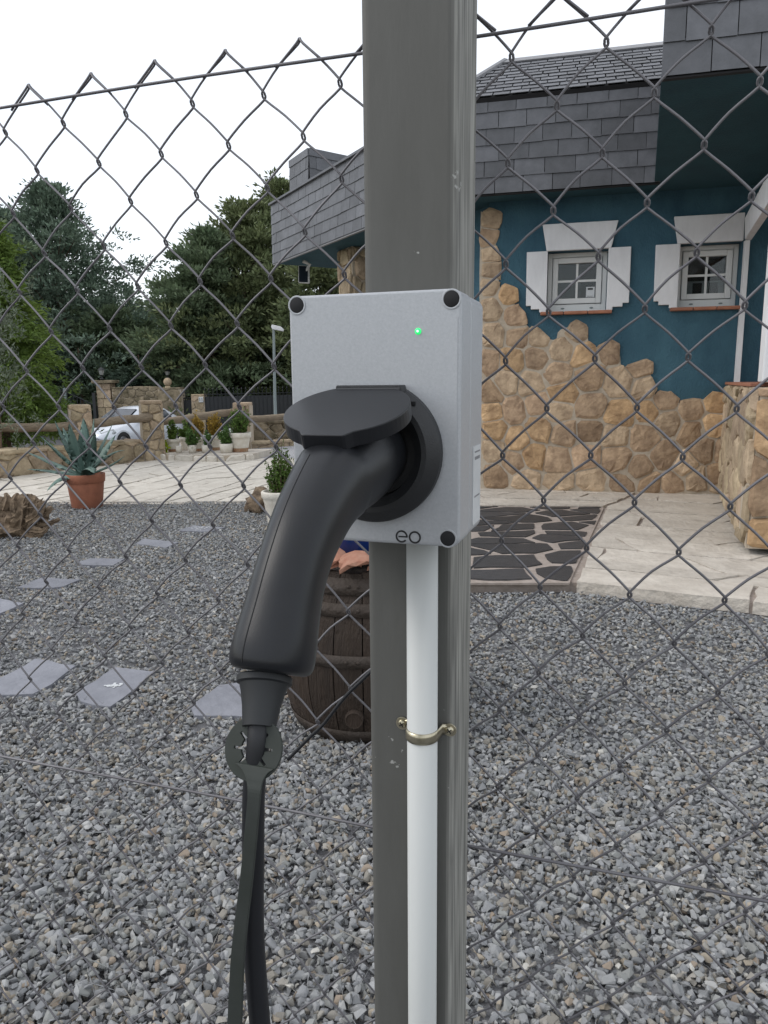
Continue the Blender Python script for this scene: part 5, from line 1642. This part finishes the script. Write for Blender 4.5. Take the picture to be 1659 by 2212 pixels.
# logo: two thin rings, the first with a bar and a gap
ec, oc = KB.uv(868, 1158.5), KB.uv(896.5, 1160.5)
lg = KB.off(.0004)
ro_, ri_ = .0057, .0041
mesh('logo', join(ring_prism(lg, circ(*oc, ro_, 40), circ(*oc, ri_, 40), .0001, .0004),
     *[([lg.p(ec[0] + r_ * math.cos(a), ec[1] + r_ * math.sin(a), d) for d in (.0001, .0004) for (r_, a) in ((ri_, a0), (ro_, a0), (ro_, a1), (ri_, a1))], [(0, 1, 2, 3), (7, 6, 5, 4), (0, 4, 5, 1), (2, 6, 7, 3), (1, 5, 6, 2), (0, 3, 7, 4)])
       for a0, a1 in [(rad(i * 8), rad(i * 8 + 8)) for i in range(0, 40)]],
     box(lg, ec[0] - ri_ * .72, ec[0] + ro_ * .97, ec[1] - .0008, ec[1] + .0005, .0001, .0004)), m_ink, ch)
# sticker on the right side (code left out)
KS = Fr(KB.p(u1 - .0004, 0, 0), -NN, Z, E1)
sa, sb_, sc1, sc2 = KS.uv(1023, 966), KS.uv(1038.5, 957), KS.uv(1018.5, 1136), KS.uv(1034.5, 1123)
x0, x1 = (sa[0] + sc1[0]) / 2, (sb_[0] + sc2[0]) / 2
y0, y1 = (sc1[1] + sc2[1]) / 2, (sa[1] + sb_[1]) / 2
x1 = min(x1, .091)
stk = mesh('rating_sticker', prism(KS, rrect(x0, x1, y0, y1, .0018, 5), .0001, .0005), m_stick, ch)
mesh('rating_print', join(*[box(KS, x0 + (x1 - x0) * (.18 + k * .088), x0 + (x1 - x0) * (.18 + k * .088 + .06), y1 - f0 * (y1 - y0), y1 - f1 * (y1 - y0), .0006, .0008) for (f0, f1) in ((.085, .065), (.175, .135), (.655, .635)) for k in range(8)]), m_inkgrey, ch)

# socket, hinged cover
SU, SV = -.2165, -.0603
SFm = Fr(KB.p(SU, SV, .0004), E1, Z, NN)
so = mesh('socket_flange', lathe(None, [(.0622, 0), (.0622, .009), (.0605, .0115), (.0520, .0175), (.0475, .0175), (.0465, .0165), (.040, .012), (.0385, .001), (0, .001)], 72, fr=SFm), m_plastic2, ch, smooth=True)
for v_ in so.data.vertices:
    wv_ = Vector(v_.co) + WL[so.name]
    lz = (wv_ - SFm.O).dot(Z)
    if lz > .0572: v_.co.z -= lz - .0572
sm = so.modifiers.new('edges', 'EDGE_SPLIT'); sm.split_angle = rad(22)
mesh('hinge_block', prism(SFm, [(-.030, .046), (.033, .046), (.030, .0585), (-.028, .0585)], .004, .0205), m_plastic2, so, bevel=.001)
mesh('hinge_pin', tube([SFm.p(-.027, .0540, .0205), SFm.p(.030, .0540, .0205)], .0026, 12), m_plastic2, so)
mesh('hinge_slot', box(SFm, .036, .0415, .0415, .0445, .0125, .0152), m_deep, so)
fa = math.atan2(.0362, .100)
FD = NN * math.cos(fa) - Z * math.sin(fa)
hg = KB.p(SU - .002, -.0035, .0185)
CF = Fr(hg, E1, FD, E1.cross(FD) if E1.cross(FD).z > 0 else -(E1.cross(FD)))
rC, cy0 = .0515, .0465
out = []
for i in range(64):
    a = 2 * math.pi * i / 64 - math.pi / 2
    x, y = rC * math.cos(a), cy0 + rC * math.sin(a)
    out.append((x, max(y, -.001) if abs(x) < .03 else y))
out = [p for p in out if not (abs(p[0]) < .0205 and p[1] > cy0)]
ti = [i for i, p in enumerate(out) if p[0] > 0 and p[1] > cy0]
k = max(ti) + 1
tab = [(.0215, cy0 + .0475), (.0175, cy0 + .0535), (.0155, cy0 + .0545), (-.0155, cy0 + .0545), (-.0175, cy0 + .0535), (-.0215, cy0 + .0475)]
out = out[:k] + tab + out[k:]
cv = mesh('socket_cover', prism(CF, out, -.0125, 0), m_plastic, ch, bevel=.0009, seg=3)
mesh('cover_seal', prism(CF, circ(0, cy0, .041, 40), -.016, -.0125), m_rubber, cv)

# connector with handle, collar and cable
def kp(s, z, off): return CAM + E1 * s + Z * z - NN * off
cn = thing('charging_connector', tuple(kp(-.2175, -.06, .60)), 'black charging plug with angled handle pushed into the socket, its cable hanging down', 'plug')
hpts = [(.612, -.0600, .0335), (.590, -.0620, .0340), (.578, -.0640, .0350), (.562, -.0668, .0345), (.545, -.0700, .0325), (.528, -.0740, .0302), (.511, -.0800, .0280), (.494, -.0885, .0262), (.478, -.0985, .0250),
        (.463, -.1100, .0238), (.450, -.1230, .0232), (.4385, -.1375, .0234), (.429, -.1525, .0243), (.421, -.1660, .0256), (.4155, -.1755, .0262), (.4128, -.1815, .0258), (.4112, -.1850, .0240), (.4105, -.1865, .0205)]
def catm(pts, m=3):
    out = []
    P = [np.array(p, float) for p in pts]
    P = [2 * P[0] - P[1]] + P + [2 * P[-1] - P[-2]]
    for i in range(1, len(P) - 2):
        for k in range(m):
            t = k / m
            out.append(.5 * (2 * P[i] + (-P[i - 1] + P[i + 1]) * t + (2 * P[i - 1] - 5 * P[i] + 4 * P[i + 1] - P[i + 2]) * t * t + (-P[i - 1] + 3 * P[i] - 3 * P[i + 1] + P[i + 2]) * t ** 3))
    out.append(P[-2])
    return out
def sxtube(pts, n=36, pw=2.5, asp=1.12):
    """superellipse swept in the plane of NN and Z; pts = (off, z, halfwidth)"""
    V, F = [], []
    ps = [Vector((0, 0, 0)) + kp(-.2175, p[1], p[0]) for p in pts]
    for i, p in enumerate(ps):
        t = (ps[min(i + 1, len(ps) - 1)] - ps[max(i - 1, 0)]).normalized()
        b_ = t.cross(E1).normalized()
        w = pts[i][2]
        a_s = asp if i > len(ps) * .25 else 1 + (asp - 1) * i / (len(ps) * .25)
        for k in range(n):
            a = 2 * math.pi * k / n
            c_, s_ = math.cos(a), math.sin(a)
            pwi = pw if i > len(ps) * .3 else 2
            x = math.copysign(abs(c_) ** (2 / pwi), c_); y = math.copysign(abs(s_) ** (2 / pwi), s_)
            V.append(p + E1 * x * w + b_ * y * w * a_s)
    for i in range(len(ps) - 1):
        for k in range(n):
            a, b2 = i * n + k, i * n + (k + 1) % n
            F.append((a, b2, b2 + n, a + n))
    F += [tuple(range(n - 1, -1, -1)), tuple(range((len(ps) - 1) * n, len(ps) * n))]
    return V, F
hs_ = catm(hpts, 3)
hd = mesh('handle', sxtube(hs_, 40, 2.45, 1.13), m_plastic, cn, smooth=True)
# parting line along the front of the handle
seam = []
sp0 = [kp(-.2175, p[1], p[0]) for p in hs_]
for i, p in enumerate(sp0):
    if i < len(sp0) * .33 or i > len(sp0) - 6: continue
    t = (sp0[min(i + 1, len(sp0) - 1)] - sp0[i - 1]).normalized()
    b_ = t.cross(E1).normalized()
    if b_.dot(NN) < 0: b_ = -b_
    w = hs_[i][2]
    x_ = -.28
    y_ = (1 - abs(x_) ** 2.45) ** (1 / 2.45)
    seam.append(p + E1 * w * x_ + b_ * w * 1.13 * y_)
mesh('parting_line', tube(seam, .00045, 6), m_deep, cn)
cax = [(.4085, -.1885), (.3905, -.2200)]
def K2(px_, py_, off):
    fr = K(off); return fr.p(*fr.uv(px_, py_))
c_top, c_mid, c_bot = K2(572, 1462, .408), K2(566, 1500, .401), K2(559.5, 1571, .390)
cdir = (c_bot - c_top)
mesh('strain_relief', tube([c_top, c_top + cdir * .03, c_top + cdir * .14, c_top + cdir * .17, c_top + cdir * .3, c_top + cdir * .6, c_bot, c_bot + cdir * .002], [.0178, .0182, .0180, .0160, .0146, .0124, .0107, .0100], 48), m_rubber, cn, smooth=True).modifiers.new('edges', 'EDGE_SPLIT').split_angle = rad(20)
cp_ = [c_bot - cdir * .1, K2(558, 1600, .3865), K2(554, 1650, .384), K2(548, 1720, .383), K2(547, 1850, .383), K2(547, 2000, .384), K2(554, 2120, .386), K2(562, 2220, .388), K2(570, 2350, .39), K2(574, 2900, .42)]
cps = [Vector(q) for q in catm([tuple(q) for q in cp_], 5)]
mesh('cable', tube(cps, [.0072] * len(cps), 20), m_cable, cn, smooth=True)
# rubber holder: toothed ring round the cable with a strap
stp = thing('cable_strap', tuple(K2(547, 1620, .385)), 'flat dark rubber strap with a toothed ring hooked round the charging cable', 'strap')
rc1 = K2(548, 1617, .383)
RN = (NN * .93 + Z * .42).normalized()
RU = E1; RV = RN.cross(RU).normalized()
if RV.z < 0: RV = -RV
RF = Fr(rc1, RU, RV, RN)
inner = []
nI = 96
for i in range(nI):
    a = 2 * math.pi * i / nI
    ph = (a / (2 * math.pi) * 8) % 1
    inner.append((.0155 if False else (.0132 if ph < .24 else .0082)) )
inn = [(inner[i] * math.cos(2 * math.pi * i / nI), inner[i] * math.sin(2 * math.pi * i / nI)) for i in range(nI)]
outn = circ(0, 0, .0198, nI)
mesh('toothed_ring', ring_prism(RF, outn, inn, -.0012, .0012), m_strap, stp, bevel=.0004)
lft = [(505, 2225), (513, 2060), (531, 1900), (541, 1800), (547.5, 1722), (548.5, 1690), (549, 1668), (548.5, 1655)]
sw = [.0052, .0048, .0044, .0043, .0044, .0056, .0088, .0135]
offs = [.366, .366, .3665, .367, .3685, .3715, .3745, .3765]
V, F = [], []
offs[0:0] = [.37]; lft[0:0] = [(492, 2500)]; sw[0:0] = [.0052]
cs = catm([(x, y, w, o) for (x, y), w, o in zip(lft, sw, offs)], 5)
for x, y, w, o in cs:
    c_ = K2(x, y, o)
    V += [c_ - E1 * w, c_ + E1 * w, c_ + E1 * w - NN * .0022, c_ - E1 * w - NN * .0022]
for i in range(len(cs) - 1):
    for k in range(4):
        a, b_ = i * 4 + k, i * 4 + (k + 1) % 4
        F.append((a, b_, b_ + 4, a + 4))
F += [(3, 2, 1, 0), tuple(range(len(V) - 4, len(V)))]
mesh('strap_band', (V, F), m_strap, stp, bevel=.0005)

# conduit and its saddle clamp
CU = -.1948
cq = kp(CU, 0, .698)
cb_ = Vector((cq.x, cq.y, 0))
o = mesh('conduit', lathe(cb_, [(.0160, -.05), (.0160, 1.2)], 32), m_conduit, smooth=True)
setp(o, 'white plastic conduit running down the post from under the charger', 'conduit')
cl = thing('pipe_clamp', tuple(kp(CU, -.366, .70)), 'brassy metal saddle clamp holding the white conduit to the post', 'clamp')
zc = -.3625 + 1.35
cr_pts = []
rC = .0168
prof = [(-.0285, .713), (-.0262, .7128), (-.0205, .712)]
arc = [(-.0172 * math.cos(a), .6985 - .0172 * math.sin(a)) for a in [rad(x) for x in range(0, 181, 12)]]
band = [(-.030, .7135), (-.0185, .7125)] + arc + [(.0185, .7125), (.030, .7135)]
V, F = [], []
hw_ = .0058
for (du, of) in band:
    for (zz_, tk) in ((-hw_, 0), (-hw_ * .35, -.0009), (hw_ * .35, -.0009), (hw_, 0)):
        V.append(kp(CU + du * (1 + 0), zc - 1.35 + zz_, of + tk - .0006))
    for (zz_, tk) in ((hw_, .0012), (-hw_, .0012)):
        V.append(kp(CU + du * .96, zc - 1.35 + zz_, of + tk - .0006))
for i in range(len(band) - 1):
    for k in range(6):
        a, b_ = i * 6 + k, i * 6 + (k + 1) % 6
        F.append((a, b_, b_ + 6, a + 6))
mesh('clamp_band', (V, F), m_brassy, cl, smooth=True)
for du in (-.0263, .0263):
    cf_ = Fr(kp(CU + du, zc - 1.35, .7135), E1, Z, NN)
    mesh('clamp_ear', prism(cf_, circ(0, 0, .0072, 20), .0002, .0016), m_brassy, cl, bevel=.0003)
    sc_o = mesh('screw', lathe(None, [(.0048, .0016), (.0048, .0028), (.0036, .0042), (0, .0046)], 18, fr=cf_), m_brassy, cl, smooth=True)
    rt_ = Fr(cf_.O, E1 * .8 + Z * .6, Z * .8 - E1 * .6, NN)
    mesh('screw_slot', join(box(rt_, -.003, .003, -.0005, .0005, .0040, .0048), box(rt_, -.0005, .0005, -.003, .003, .0041, .0049)), m_deep, sc_o)

# ================================================================ CHAIN LINK FENCE
k_ = .81 / .88996
FOFF, SH, SVT, T0, Z0 = .8135, .102 * k_, .10991 * k_, -.81061 * k_, .40934 * k_
KFn = K(FOFF)
fence = thing('chain_link_fence', tuple(KFn.p(0, -1.35)), 'grey chain link fence of diamond mesh stretched behind the steel post', 'fence')
rfz = random.Random(17)
NROW = 17
nodej = {}
def node(i, j):
    key = (round(i * 2), round(j * 2))
    if key not in nodej:
        jx = rfz.gauss(0, .0009); jz = rfz.gauss(0, .0011)
        nodej[key] = (T0 + i * SH + jx, Z0 - j * SVT + jz)
    return nodej[key]
WR = .00138
for h in range(-6, 26):                       # one zigzag wire per half column
    iL = h / 2
    pts = []
    odd = h % 2                                # iL integer -> left nodes on whole rows
    for r2 in range(0, NROW * 2):
        j = r2 / 2
        left = ((r2 + odd) % 2 == 0)
        ii = iL if left else iL + .5
        s_, z_ = node(ii, j)
        sgn = 1 if left else -1
        # the wire hooks a little past the node and turns over from front to back
        ov, hv, dpt_ = .0016 * -sgn, .0050, .0020
        if r2 == 0:
            # end of the wire: bent over its neighbour at the tip
            e_s = -1 if left else 1
            tail = [(s_ + e_s * (SH * .5) * .62, z_ - SVT * .5 * .52, .0035), (s_ + e_s * .004, z_ - .004, .003), (s_ + e_s * .0005, z_ + .0016, .001)]
            pts += tail + [(s_ - e_s * .003, z_ - .003, -.001)]
            bow_prev = None
            continue
        # mid span with a slight bow
        ps_, pz_, _ = pts[-1]
        if pts:
            falling_right = not left
            mx_, mz_ = (ps_ + s_) / 2, (pz_ + z_ + hv) / 2
            bow = .0010 if falling_right else -.0021
            bw = rfz.uniform(.3, 1.1)
            pts.append((mx_ + bow * bw * .8, mz_ + abs(bow) * bw * (.6 if falling_right else .9), .0 + rfz.gauss(0, .0006)))
        pts.append((s_ + sgn * .0012, z_ + hv, dpt_))
        pts.append((s_ + ov, z_ + .0004, 0))
        pts.append((s_ + sgn * .0012, z_ - hv, -dpt_))
    cs = catm(pts, 3)
    if max(p[0] for p in cs) < KFn.uv(-160, 800)[0] or min(p[0] for p in cs) > KFn.uv(1800, 800)[0]: continue
    w3 = [KFn.p(s_, z_, d_) for s_, z_, d_ in cs]
    mesh('mesh_wire', tube(w3, WR, 6), m_wire, fence, smooth=True)
for nm, (ya, yb_) in (('line_wire', ((0, 232), (776, 115))), ('line_wire', ((0, 1632), (800, 1785)))):
    fr = K(FOFF - .006)
    a, b_ = fr.uv(*ya), fr.uv(*yb_)
    zz_ = (a[1] + b_[1]) / 2
    slope = (b_[1] - a[1]) / (b_[0] - a[0])
    pts = [fr.p(s_, a[1] + slope * (s_ - a[0]) + .001 * math.sin(s_ * 9), 0) for s_ in np.linspace(-1.3, 1.1, 40)]
    mesh(nm, tube(pts, .0019, 8), m_wire, fence, smooth=True)
# black cable tied along the mesh
bk_ = [K(.80).p(*K(.80).uv(*q)) for q in ((900, 1352), (800, 1452), (745, 1506), (700, 1563), (672, 1590), (650, 1612), (622, 1641))]
o = mesh('black_cable', tube([Vector(q) for q in catm([tuple(q) for q in bk_], 4)], .0022, 8), m_cable, smooth=True)
setp(o, 'thin black cable slanting down along the fence mesh in front of the barrel', 'cable')
